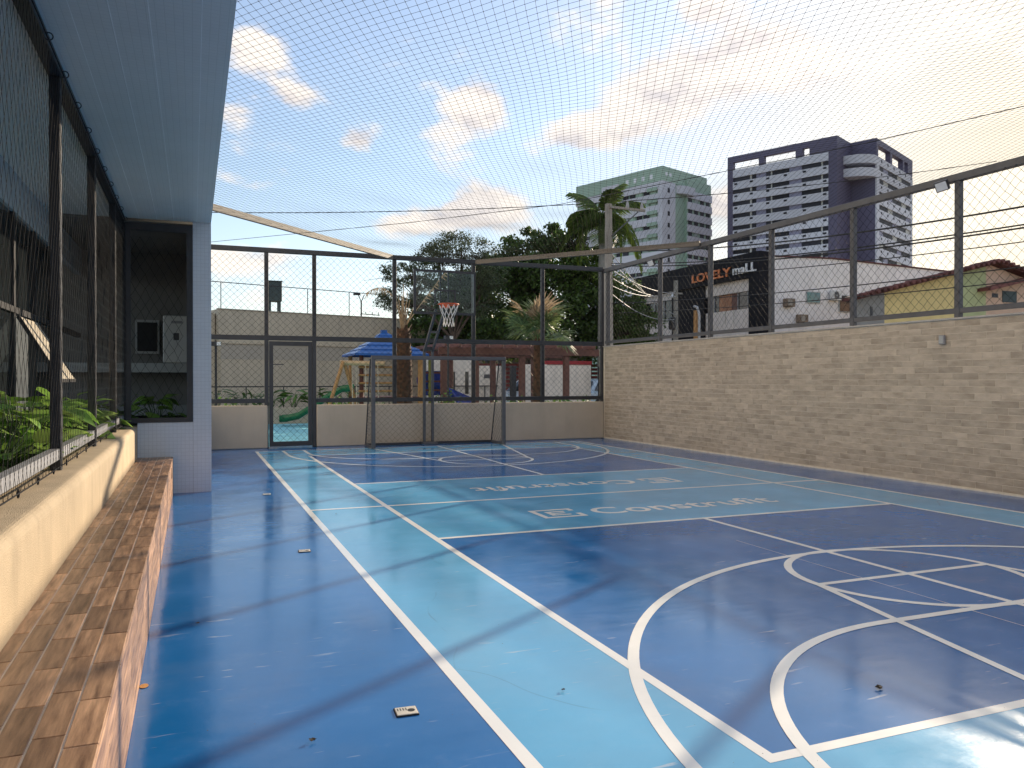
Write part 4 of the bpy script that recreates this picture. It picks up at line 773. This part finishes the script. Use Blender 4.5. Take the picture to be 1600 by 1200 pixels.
for k in range(3): MB().tube([(fx + .25 + .35 * k, fy, 4.97), (fx + .25 + .35 * k, fy, 5.13)], .02, 6).build('insulator', M['steel'], fm)

# ------------------------------------------------------------------ trees and palms
def tree(name, label, x, y, h0, blobs, n, size, m, r=.22, seed=1, limbs=9, group=None, flat=0., dens=80):
    t = thing(name, label, 'tree', (x, y, 0), 0, group); rg = np.random.default_rng(seed); bm = MB(); top = Vector((x + rg.normal() * .2, y, h0))
    bm.tube([(x, y, -.1), (x + .08, y, h0 * .5), tuple(top)], [r * 1.3, r, r * .7], 10)
    vol = np.array([b[3] * b[4] * b[5] for b in blobs]) ** .75; vol /= vol.sum(); allP = []
    for (bx, by, bz, rx, ry, rz), w in zip(blobs, vol):
        c = Vector((bx, by, bz)); mid = top.lerp(c, .5) + Vector((rg.normal() * .3, rg.normal() * .3, .2)); bm.tube([top - Vector((0, 0, .4)), mid, c], [r * .5, r * .3, r * .1], 6)
        for k in range(limbs):
            e = c + Vector((rg.normal() * rx * .5, rg.normal() * ry * .5, rg.normal() * rz * .5)); bm.tube([mid, c.lerp(e, .4), e], [r * .16, r * .1, r * .04], 4, False)
        # clumps inside each blob
        k = max(14, int(dens * w * len(blobs) ** .5)); cc = rg.normal(size=(k, 3)); cc /= np.linalg.norm(cc, axis=1)[:, None]; cc = cc * (rg.uniform(.25, 1, (k, 1)) ** .45) * np.array([rx, ry, rz]) + np.array([bx, by, bz])
        cr = rg.uniform(.22, .52, k) * min(rx, rz) ** .8; m_ = int(n * w); ix = rg.integers(0, k, m_); d = rg.normal(size=(m_, 3)); d /= np.linalg.norm(d, axis=1)[:, None]
        allP.append(cc[ix] + d * (rg.uniform(0, 1, (m_, 1)) ** .5) * cr[ix][:, None] * np.array([1.15, 1.15, .75 - flat * .4]))
    bm.build('trunk', M['bark'], t); leaves('crown', M[m], t, np.concatenate(allP), size, flat)
    return t
tree('airy_tree', 'open feathery olive tree behind the backboard', 10.6, 34.6, 3.6, [(9.2, 34.8, 6.2, 1.5, 1.3, .7), (11.3, 34.4, 7.3, 1.7, 1.3, .75), (12.2, 34.2, 6.2, 1.2, 1.2, .9), (8.5, 35, 5.0, 1.0, 1, .6), (10.2, 34.7, 5.5, 1.3, 1, .7), (11.9, 34.3, 5.0, 1.2, 1, .7), (10.2, 34.6, 7.0, 1.0, 1, .5)], 26000, .10, 'airy', .14, 3, 12, None, .3, 150)
tree('dense_tree', 'dense dark mango like tree rising above the pergola', 17.3, 38.4, 3.2, [(17.3, 38.4, 7.4, 2.9, 2.4, 1.9), (15.3, 39.2, 6.4, 2.2, 2, 1.9), (18.9, 37.8, 7.7, 1.7, 1.8, 1.2), (19.0, 37.8, 5.3, 2.2, 2, 2.0), (15.6, 39, 4.2, 2.2, 1.8, 1.5), (17.2, 38.2, 9.0, 1.2, 1.2, .8)], 42000, .21, 'mango', .3, 5)
tree('dense_tree', 'dark tree behind the backboard between the olive tree and the mango', 13.9, 42, 3.0, [(13.6, 42, 5.6, 2.4, 1.8, 1.8), (15.5, 42, 7.6, 1.4, 1.4, 1.0), (12.4, 42, 4.0, 1.8, 1.6, 1.4), (15.6, 42, 4.2, 2.2, 1.6, 1.6)], 26000, .21, 'mango', .26, 8)
tree('dense_tree', 'dark leafy tree just right of the utility pole', 20.6, 37.6, 2.6, [(20.8, 37.4, 5.6, 1.7, 1.4, 1.6), (21.7, 37.0, 4.0, 1.6, 1.4, 1.5), (20.3, 37.8, 3.4, 1.8, 1.4, 1.2)], 20000, .18, 'mango', .2, 9)
def frond(name, l, m, droop, nleaf=34, ll=.6, seed=0):
    rg = np.random.default_rng(seed); sp = [(l * t * (1 - .18 * t * t), 0, l * (.34 * t - droop * t * t)) for t in np.linspace(0, 1, 12)]
    bm = MB().tube(sp, [.035 * (1 - .85 * t) for t in np.linspace(0, 1, 12)], 5, False)
    for k in range(nleaf):
        t = .12 + .87 * k / nleaf; i = min(10, int(t * 11)); f = t * 11 - i; p = Vector(sp[i]).lerp(Vector(sp[i + 1]), f); d = (Vector(sp[i + 1]) - Vector(sp[i])).normalized(); L_ = ll * (math.sin(pi * min(1, t * .85 + .14)) ** .6)
        for sg in (-1, 1):
            q = p + Vector((d.x * .35 * L_, sg * L_ * .72, -.35 * L_ + rg.normal() * .08 * L_)); q2 = q + Vector((d.x * .2 * L_, sg * L_ * .16, -.42 * L_)); w = Vector((.018 + .008 * l / 3, 0, .012))
            bm.add([p - w, p + w, q + w, q - w, q2], [(0, 1, 2, 3), (3, 2, 4)])
    return bm.mesh(name, m)
def royal(label, x, y, hz):
    t = thing('royal_palm', label, 'palm tree', (x, y, 0)); MB().tube([(x, y, -.1), (x + .03, y, hz * .5), (x, y, hz - 1.5)], [.26, .23, .17], 12).build('trunk', M['greybark'], t, True); MB().tube([(x, y, hz - 1.5), (x, y, hz - .7), (x, y, hz)], [.19, .2, .08], 12).build('crownshaft', M['shaft'], t, True)
    fm_ = [frond('frond', 2.5, M['palm'], d, 60, .78, i) for i, d in enumerate((.8, 1.1, .5, 1.4))]
    for k in range(18):
        o = link('frond', fm_[(k * 7) % 4 if k > 2 else 2], t); o.location = (0, 0, hz - .08); o.rotation_euler = (random.uniform(-.2, .2), (-1.15, -.8, -.75)[k] if k < 3 else random.uniform(-.35, .35), k * 2.4 + random.uniform(-.2, .2)); s_ = random.uniform(.85, 1.1); o.scale = (s_, s_, s_)
royal('tall royal palm in front of the green tower', 19.05, 35.4, 9.75)
dp = thing('date_palm', 'cropped date palm with rough trunk and a few dry spikes', 'palm tree', (5.02, 20, 0)); tp = []
for k in range(13): t_ = k / 12; tp.append((5.0 + .04 * math.sin(t_ * 3), 20, -.05 + 2.8 * t_))
MB().tube(tp, [.23 - .055 * k / 12 + .006 * (k % 2) for k in range(13)], 12).build('trunk', M['palmbark'], dp, True)
for k in range(150):
    a = k * 2.39996; z = .15 + 2.6 * k / 150; rr = .22 - .05 * k / 150; b = MB().add([(-.05, 0, 0), (.05, 0, 0), (.03, .05, .16), (-.03, .05, .16), (-.04, -.04, .0), (.04, -.04, 0), (0, .075, .18)], [(0, 1, 2, 3), (3, 2, 6), (4, 5, 1, 0)])
    if k == 0: SB = b.mesh('leaf_base', M['palmbark'])
    o = link('leaf_base', SB, dp); o.location = (rr * .9 * math.cos(a) - .02, rr * .9 * math.sin(a), z); o.rotation_euler = (-.25, 0, a - pi / 2)
for k, (dx, dy, dz) in enumerate(((.02, 0, 1.15), (-.1, .1, .9), (.12, -.05, 1.0), (-.16, 0, .7), (.2, .05, .75), (.06, -.1, .6), (-.05, -.1, .95), (.3, .1, .55))): MB().tube([(5.0, 20, 2.65), (5.0 + dx * .5, 20 + dy * .5, 2.7 + dz * .5), (5.0 + dx, 20 + dy, 2.75 + dz)], [.035, .022, .006], 5).build('spike', M['dry'], dp)
def dryfrond(p0, p1, p2, ll):
    bm = MB(); P = [Vector(p0).lerp(Vector(p1), t).lerp(Vector(p1).lerp(Vector(p2), t), t) for t in np.linspace(0, 1, 10)]; bm.tube(P, [.016 * (1 - .07 * i) for i in range(10)], 5, False)
    for i in range(24):
        t = .45 + .55 * i / 24; j = min(8, int(t * 9)); p = P[j].lerp(P[j + 1], t * 9 - j)
        for s in (-1, 1): q = p + Vector((random.uniform(-.1, .1), s * .06, -random.uniform(.5, 1.1) * ll)) + (P[j + 1] - P[j]) * .6; bm.add([p + Vector((.01, 0, .006)), p - Vector((.01, 0, .006)), q], [(0, 1, 2)])
    bm.build('dry_frond', M['dry'], dp)
dryfrond((5.0, 20, 2.75), (4.75, 20, 4.2), (4.05, 20.1, 3.62), .22); dryfrond((5.02, 20, 2.75), (5.5, 19.9, 3.5), (6.15, 19.9, 4.3), .2)
fp = thing('fan_palm', 'young fan palm with dry upper fans beyond the far fence', 'palm tree', (8.98, 20.5, 0)); fz = 2.6
MB().tube([(8.98, 20.5, -.05), (9.0, 20.5, 1.3), (8.98, 20.5, fz)], [.17, .14, .10], 12).build('trunk', M['palmbark'], fp, True)
for k in range(60):
    a = k * 2.39996; z = .2 + 2.3 * k / 60; o = link('leaf_base', SB, fp); o.location = (.13 * math.cos(a), .13 * math.sin(a), z); o.rotation_euler = (-.3, 0, a - pi / 2); o.scale = (.8, .8, .8)
def fanleaf(m, r, seed):
    rg = np.random.default_rng(seed); bm = MB().tube([(0, 0, 0), (.35, 0, .05), (.7, 0, .03)], [.016, .011, .008], 5, False)
    for k in range(24):
        a = R(-115 + 230 * k / 23); L_ = r * (.75 + .25 * math.cos(a)) * rg.uniform(.85, 1.1); d = Vector((math.cos(a), math.sin(a), .08 * rg.normal())); p = Vector((.7, 0, .03)); n = Vector((-d.y, d.x, 0)) * .034; mid = p + d * L_ * .55; e = p + d * L_ + Vector((0, 0, -.22 * L_)); bm.add([p, mid + n + Vector((0, 0, .015)), e, mid - n], [(0, 1, 2, 3)])
    return bm.mesh('fan_leaf', m)
FG = [fanleaf(M['fan'], .68, i) for i in range(3)]; FD = [fanleaf(M['dry'], .66, 5 + i) for i in range(2)]
for k in range(24):
    dry = k in (1, 5, 8, 14, 17, 20); o = link('fan_leaf', (FD[k % 2] if dry else FG[k % 3]), fp); o.location = (0, 0, fz - .05 + random.uniform(-.15, .1)); el_ = random.uniform(.75, 1.35) if dry else (random.uniform(-.25, .75) if k < 17 else random.uniform(.7, 1.2)); o.rotation_euler = (random.uniform(-.5, .5), -el_, k * 2.4 + random.uniform(-.3, .3)); s_ = random.uniform(.8, 1.1); o.scale = (s_, s_, s_)
plant('spiky_plant', 'small dark spiky plant beside the fan palm trunk', 9.55, 20.6, .55, 14, .55, .22, 'arching plants in the far bed', LF2, .7)

# ------------------------------------------------------------------ utility poles and cables
up = thing('utility_pole', 'pale concrete utility pole rising behind the brick wall corner', 'utility pole', (15.5, 28.26, 0)); ux, uy = 15.5, 28.26
MB().add([(ux - .17, uy - .13, 0), (ux + .17, uy - .13, 0), (ux + .17, uy + .13, 0), (ux - .17, uy + .13, 0), (ux - .11, uy - .09, 8.5), (ux + .11, uy - .09, 8.5), (ux + .11, uy + .09, 8.5), (ux - .11, uy + .09, 8.5)], [(3, 2, 1, 0), (4, 5, 6, 7), (0, 1, 5, 4), (1, 2, 6, 5), (2, 3, 7, 6), (3, 0, 4, 7)]).build('shaft', M['concrete'], up)
MB().bar((ux, uy - .12, 8.36), (ux + 1.5, uy - .3, 8.28), .09).build('crossarm', M['concrete'], up); MB().bar((ux + .08, uy - .12, 7.2), (ux + 1.2, uy - .27, 8.22), .045).build('brace', M['steel2'], up)
for s in (.75, 1.42):
    i_ = MB().tube([(ux + s, uy - .2, 8.3), (ux + s, uy - .2, 8.42), (ux + s, uy - .2, 8.62)], [.05, .075, .035], 8).build('insulator', M['palecable'], up)
u2 = thing('utility_pole', 'dark slim utility pole in front of the mall front', 'utility pole', (22, 33.3, 0)); MB().tube([(22, 33.3, 0), (22, 33.3, 6.3)], [.16, .11], 10).build('shaft', M['greybark'], u2)
MB().bbox(21.7, 21.88, 33.1, 33.5, 3.9, 4.5, .03).build('junction_box', M['steel'], u2); MB().bar((21.6, 33.2, 5.7), (22.5, 33.5, 5.7), .08).build('crossarm', M['greybark'], u2)
u3 = thing('service_post', 'short white capped meter post at the mall entrance', 'post', (22, 31.6, 0)); MB().tube([(22, 31.6, 0), (22, 31.6, 4.7)], [.13, .12], 10).build('shaft', M['log'], u3); MB().tube([(22, 31.35, 3.2), (22, 31.35, 4.5), (21.95, 31.45, 4.85), (22, 31.75, 4.9)], .06, 8).build('conduit', M['palecable'], u3)
def cable(label, p, q, sag, r=.018, m='cable'):
    p, q = Vector(p), Vector(q); pts = [p.lerp(q, t) - Vector((0, 0, 4 * sag * t * (1 - t))) for t in np.linspace(0, 1, 22)]; tag(MB().tube(pts, r, 5).build('power_cable', M[m]), label, 'cable', 'overhead street cables')
for i, (zp, q, sag, r, lb) in enumerate(((6.6, (15.6, 4, 4.9), .55, .022, 'highest black street cable crossing the right sky'), (6.1, (15.7, 4, 4.55), .5, .018, 'second black street cable below the highest'), (6.0, (15.4, 4, 4.45), .5, .02, 'third black street cable running with the second'), (5.5, (15.5, 4, 4.1), .35, .012, 'thin lower street cable over the white gable'), (4.5, (15.6, 4, 3.7), .25, .014, 'low cable sagging past the white gable windows'), (4.1, (15.5, 4, 3.4), .2, .012, 'lowest cable just above the brick wall fence rail'))): cable(lb, (15.55, 28.1, zp), q, sag, r)
for i, lb in enumerate(('pale cable fanning steeply from the pole to the dark pole', 'pale cable below the steepest one', 'middle pale cable of the fan', 'pale cable second from the bottom of the fan', 'lowest pale cable of the fan', 'pale cable ending at the junction box')): cable(lb, (15.6, 28.2, 6.5 - .32 * i), (21.9, 33.2, (4.2, 4.6, 5.65, 5.5, 5.75, 4.4)[i]), .12 + .05 * i, .016, 'palecable')  # sunlight on these cables is put into their pale grey
cable('thin cable high above the trees toward the purple tower', (1, 60, 13.2), (60, 45, 19), 1.2, .03)

# ------------------------------------------------------------------ mall
ml = thing('mall_building', 'two storey shop building with black frame and lit coloured sign letters', 'building', (27, 39, 0)); FXm = 27.
ml['label'] = 'two storey shop building with black frame and orange and white sign'
def mb_(name, m, ya, yb2, za, zb, xa=FXm, xb=FXm + .4): return MB().box(xa, xb, ya, yb2, za, zb).build(name, M[m], ml)
mb_('body', 'mallwhite', 33.25, 45.2, 0, 7.6, FXm + .5, FXm + 9); mb_('fascia', 'mallblack', 33.0, 45.4, 6.74, 8.02, FXm - .25, FXm + .5)
mb_('column', 'mallblack', 33.0, 33.78, -.05, 6.738, FXm - .25, FXm + .5); mb_('column', 'mallblack', 44.45, 45.4, -.05, 6.738, FXm - .25, FXm + .5); mb_('entrance_block', 'mallblack', 37.85, 41.15, -.05, 6.738, FXm - .1, FXm + .5)
mb_('wall_panel', 'mallwhite', 33.78, 37.85, 6.1, 6.738); mb_('wall_panel', 'mallwhite', 33.78, 37.85, 0, 5.18); mb_('wall_panel', 'mallwhite', 41.15, 44.45, 6.3, 6.738); mb_('wall_panel', 'mallwhite', 41.15, 44.45, 0, 5.0)
for (ya, yb2, mm) in ((33.80, 34.2, 'brickorange'), (34.22, 35.05, 'winblack'), (35.07, 35.65, 'maroon'), (35.67, 36.75, 'brickorange'), (36.77, 37.83, 'winblack')): mb_('window_pane', mm, ya, yb2, 5.2, 6.08, FXm + .12, FXm + .3)
for ya in (34.2, 35.05, 37.1): mb_('window_frame', 'galv', ya, ya + .05, 5.19, 6.09, FXm + .06, FXm + .119)
for k in range(3): mb_('window_pane', 'winblack', 41.17 + 1.09 * k, 42.2 + 1.09 * k, 5.02, 6.28, FXm + .12, FXm + .3)
for k in range(2): mb_('window_frame', 'galv', 42.2 + 1.09 * k, 42.26 + 1.09 * k, 5.02, 6.28, FXm + .06, FXm + .119)
mb_('stain', 'hall2', 36.0, 36.06, 4.5, 5.17, FXm - .004, FXm - .001); mb_('stain', 'hall2', 35.3, 35.34, 4.3, 5.17, FXm - .004, FXm - .001)
MB().tube([(26.7, 40.6, 6.55), (26.6, 40.6, 6.35)], .12, 10).build('spotlight', M['signwhite'], ml)
TM = Matrix(((0, 0, -1, 0), (-1, 0, 0, 0), (0, 1, 0, 0), (0, 0, 0, 1)))
def sign(body, y, z, size, m, sx):
    o = text_mesh('sign_letters', body, size, M[m], ml, Matrix.Translation((FXm - .30 - 27, y - 39, z)) @ TM, off=.012, extr=.03, sx=sx)
sign('LOVELY', 38.8, 7.0, .66, 'signorange', 1.5); sign('maLL', 35.05, 7.02, .66, 'signwhite', 1.3)
sw = thing('white_gable_building', 'plain white building with sloped parapet beside the black framed shop', 'building', (35, 33, 0))
MB().prism([(27.55, -.05), (46, -.05), (46, 7.35), (40.3, 7.58), (31.5, 7.85), (27.55, 7.75)], 'y', 33.0, 33.24).build('gable_wall', M['sidewhite'], sw); MB().prism([(36.2, -.05), (46, -.05), (46, 7.1), (36.2, 7.4)], 'y', 33.25, 42).build('body', M['sidewhite'], sw)
MB().prism([(27.5, 7.76), (31.5, 7.86), (40.3, 7.59), (46, 7.36), (46, 7.42), (40.3, 7.66), (31.5, 7.93), (27.5, 7.83)], 'y', 32.93, 33.3).build('parapet_cap', M['roofmaroon'], sw)
def wwin(a, b, c, d, mm): f = MB().box(a - .05, b + .05, 32.95, 32.999, c - .05, d + .05).build('window_frame', M['panelgrey'], sw); MB().box(a, b, 32.93, 32.949, c, d).build('pane', M[mm], f)
wwin(29.85, 30.68, 5.5, 6.02, 'tealglass'); wwin(32.05, 33.5, 5.1, 5.92, 'winblack')
condenser('air_conditioner', 'white air conditioner mounted on the white gable wall', (31.62, 32.8, 5.65), R(10), .85)
for x_, z_, lb in ((28.55, 5.2, 'rusty box air conditioner left of the teal window'), (29.4, 4.4, 'rusty box air conditioner lowest on the white gable')):
    t = thing('window_air_conditioner', lb, 'air conditioner', (x_, 32.8, z_)); MB().bbox(x_ - .27, x_ + .27, 32.65, 32.99, z_, z_ + .42, .02).build('casing', M['rust'], t); MB().bbox(x_ - .22, x_ + .05, 32.63, 32.649, z_ + .06, z_ + .36, .005).build('grille', M['concrete'], t)

# ------------------------------------------------------------------ yellow house
yh = thing('yellow_house', 'gabled house with yellow, green and pink wall under clay tiles', 'house', (34, 27, 0)); gl = lambda x: 5.12 + (x - 27.4) * (7.05 - 5.12) / (35.6 - 27.4) if x < 35.6 else 7.05 - (x - 35.6) * .22
def zone(m, a, b):
    P = [(a, -.05), (b, -.05), (b, gl(b) - .1)] + ([(35.6, gl(35.6) - .1)] if a < 35.6 < b else []) + [(a, gl(a) - .1)]; MB().prism(P, 'y', 27.0, 27.2).build('wall_panel', M[m], yh)
zone('greyw', 27.2, 28.85); zone('yellow', 28.851, 33.55); zone('greenw', 33.551, 35.3); zone('pinkw', 35.301, 47)
MB().box(27.9, 46.9, 27.21, 28.0, -.05, 4.6).build('body', M['greyw'], yh)
def roofslab(a, b, n): MB().prism([(a, gl(a) - .06), (b, gl(b) - .06), (b, gl(b) + .1), (a, gl(a) + .1)], 'y', 26.55, 27.35).build(n, M['tile'], yh)
roofslab(26.7, 35.59, 'roof_slope'); roofslab(35.61, 47.5, 'roof_slope')
tm = MB().tube([(0, -.22, 0), (0, .22, 0)], .10, 8).mesh('roof_tile', M['tile'])
for k in range(60):
    x_ = 26.9 + k * .34; 
    if x_ > 47: break
    o = link('roof_tile', tm, yh); o.location = (x_ - 34, 26.62 - 27, gl(x_) + .08 + random.uniform(-.02, .02)); o.rotation_euler = (0, 0, random.uniform(-.06, .06))
aw = MB().prism([(34.7, 5.62), (37.7, 6.28), (37.7, 6.42), (34.7, 5.78)], 'y', 26.3, 26.99).build('window_awning', M['tile'], yh); MB().box(35.7, 36.1, 26.98, 26.999, 5.4, 5.6).build('vent', M['steel'], yh); MB().box(36.4, 37.4, 26.975, 26.999, 5.2, 5.75).build('window_frame', M['tank'], yh)
MB().box(28.0, 28.14, 26.985, 26.999, 4.3, 4.7).build('downpipe', M['steel'], yh)
dh = thing('maroon_roof_house', 'low house with maroon roof behind the parked cars', 'house', (17, 48, 0)); MB().box(11, 24, 46, 52, -.05, 2.9).build('wall', M['greyw'], dh); MB().prism([(45.5, 2.9), (52.5, 2.9), (49, 4.3)], 'x', 10.5, 24.5).build('roof', M['roofmaroon'], dh); MB().box(14, 15.6, 45.96, 45.999, .9, 2.1).build('window', M['glass'], dh); MB().box(19, 20, 45.96, 45.999, 0, 2.1).build('door', M['maroon'], dh)

# ------------------------------------------------------------------ towers
def tower_piece(root):
    def f(name, m, x0, x1, y0, y1, z0, z1): return ub(name, M[m], root, ((x0 + x1) / 2, (y0 + y1) / 2, (z0 + z1) / 2), (x1 - x0, y1 - y0, z1 - z0), 0, False)
    return f
pu = thing('purple_tower', 'tall purple and white banded apartment tower', 'tower', (131.62, 136.22, 0), R(25.2)); p = tower_piece(pu); LP = 26.3; NF = 15
p('body', 'purple', .6, 20, .2, LP - .2, -.1, 51.5); p('corner_column', 'purple', 0, 8.3, 0, 1.9, -.1, 55.2); p('side_column', 'purple', -.0, 1.2, LP - 1.4, LP, -.1, 55.2); p('top_beam', 'purple', 0, 1.2, 1.9, LP - 1.4, 53.8, 55.2)
p('top_wall', 'purple', .02, 1.2, 1.901, 6.2, 51.3, 53.8)
for a, b in ((7.8, 9.4), (17.0, 18.3)): p('top_post', 'purple', 0, 1.2, a, b, 51.8, 53.799)
for k in range(NF):
    zt = 51.9 - 2.9 * k; p('parapet', 'band', .0, .55, 1.901, LP - 1.401, zt - 1.85, zt)
    for fr_ in (.034, .207, .386, .57, .765, .966):
        y_ = LP - 1.4 - 23 * fr_
        if k: p('condenser_niche', 'winfar', -.06, -.001, y_ - .38, y_ + .38, zt - .75, zt - .33)
    for a, b, mm in ((.0, .18, 'winfar'), (.185, .205, 'creamm'), (.21, .25, 'winfar'), (.255, .36, 'purpled'), (.365, .41, 'winfar'), (.412, .425, 'creamm'), (.43, .60, 'winfar'), (.605, .73, 'purpled'), (.735, .92, 'winfar'), (.925, .94, 'creamm'), (.945, 1., 'winfar')):
        mm = 'purpled' if (k in (4, 8) and a > .7 and mm == 'winfar') else mm
        p('window', mm, .35, .59, LP - 1.4 - 23 * b, LP - 1.4 - 23 * a, zt - 2.9 + .001, zt - 1.851)
p('wing', 'purple', 8.3, 33.5, -5.3, 15, -.1, 51.0); p('white_pier', 'band', 8.31, 10.0, -5.62, -5.301, -.1, 51); p('white_pier', 'band', 32.7, 33.8, -5.62, -5.301, -.1, 51)
p('top_beam', 'purple', 8.3, 33.8, -5.6, -4.4, 53.9, 55.3); p('top_beam', 'purple', 8.3, 9.5, -4.39, 1.0, 53.9, 55.3); p('top_beam', 'purple', 9.51, 33.5, -5.59, -4.6, 51.0, 51.4); p('side_wall', 'purple', 8.3, 9.5, -4.39, 1.0, 51.0, 53.899)
for a, b in ((8.3, 9.4), (17.5, 18.8), (26.5, 27.6), (30.2, 33.8)): p('top_post', 'purple', a, b, -5.58, -4.42, 51.41, 53.899)
for k in range(NF):
    zt = 51.3 - 2.9 * k; p('parapet', 'band', 10.01, 32.69, -5.6, -5.31, zt - 1.8, zt)
    for i in range(7): p('window', ('winfar', 'purpled', 'winfar', 'winfar', 'creamm', 'winfar', 'winfar')[(i + k * 3) % 7], 10.1 + 3.2 * i, 13.2 + 3.2 * i, -5.4, -5.305, zt - 2.86, zt - 1.83)
    for i in range(6): p('condenser_niche', 'winfar', 11.2 + 4.2 * i, 11.75 + 4.2 * i, -5.68, -5.601, zt - .95, zt - .45)
for k in range(2):    # curved balconies at the inner corner
    z0_ = 49.45 - 2.9 * k; pr = [(8.29, -.01)] + [(8.29 - 4.6 * math.sin(a), -.01 - 5.6 * math.cos(a)) for a in np.linspace(pi / 2, 0, 14)] + [(10.0, -5.63), (10.0, -.01)]
    MB().prism(pr, 'z', z0_, z0_ + 1.9).build('balcony', M['band'], pu, local=True)
gr = thing('green_tower', 'green and white apartment tower behind the royal palm', 'tower', (108.3, 169.9, 0), R(20)); q = tower_piece(gr); LG = 29.5
q('body', 'greent', .5, 20, .2, LG, -.1, 51.0); q('crown', 'greent', 0, 19, 0, LG - .02, 51.0, 54.6); q('corner', 'band', .01, 5.4, .02, 1.4, -.1, 50.99); q('crown_panel', 'band', -.1, -.001, 14, 20, 50.0, 52.6)
for k in range(NF):
    zt = 50.9 - 2.9 * k; q('parapet', 'band', 0, .45, 1.41, LG, zt - 1.9, zt)
    for i in range(12):
        y_ = 2.2 + 2.25 * i; q('window', ('greend', 'winfar', 'greent', 'winfar', 'winfar', 'greent')[(i + k) % 6] if i else 'greent', .25, .49, y_, y_ + 1.7, zt - 2.88, zt - 1.92)
    q('small_window', 'winfar', 2.2, 3.0, -.06, .019, zt - 2.6, zt - 1.5); q('balcony', 'greent', -.35, -.001, 1.6, 4.6, zt - 2.2, zt - 1.3)
for i in range(4): q('crown_opening', 'signwhite', -.05, -.001, 3 + 2.6 * i, 3.9 + 2.6 * i, 51.8, 53.0)
for i in range(2): q('crown_opening', 'signwhite', 1.2 + 1.6 * i, 2.1 + 1.6 * i, -.05, -.001, 52.4, 53.2)
q('recess', 'greend', 5.4, 10, 3.5, 18, -.1, 50); q('wing', 'greent', 9.6, 20.3, -.4, 18, -.1, 52.8)
for k in range(NF):
    zt = 49.9 - 2.9 * k; q('parapet', 'band', 9.61, 20.4, -.7, -.401, zt - 1.85, zt); q('recess_band', 'band', 5.42, 9.6, 3.2, 3.499, zt - 1.2, zt)
    for i in range(4): q('window', 'winfar' if i != 1 or k % 3 else 'greend', 10.2 + 2.6 * i, 11.7 + 2.6 * i, -.55, -.402, zt - 2.86, zt - 1.88)
MB().prism([(5.6, 3.0)] + [(8.8 - 3.0 * math.sin(a), .6 - 2.0 * math.cos(a)) for a in np.linspace(pi / 2, 0, 10)] + [(12, -1.3), (12, 3.0)], 'z', 48.6, 50.6).build('balcony', M['band'], gr, local=True)
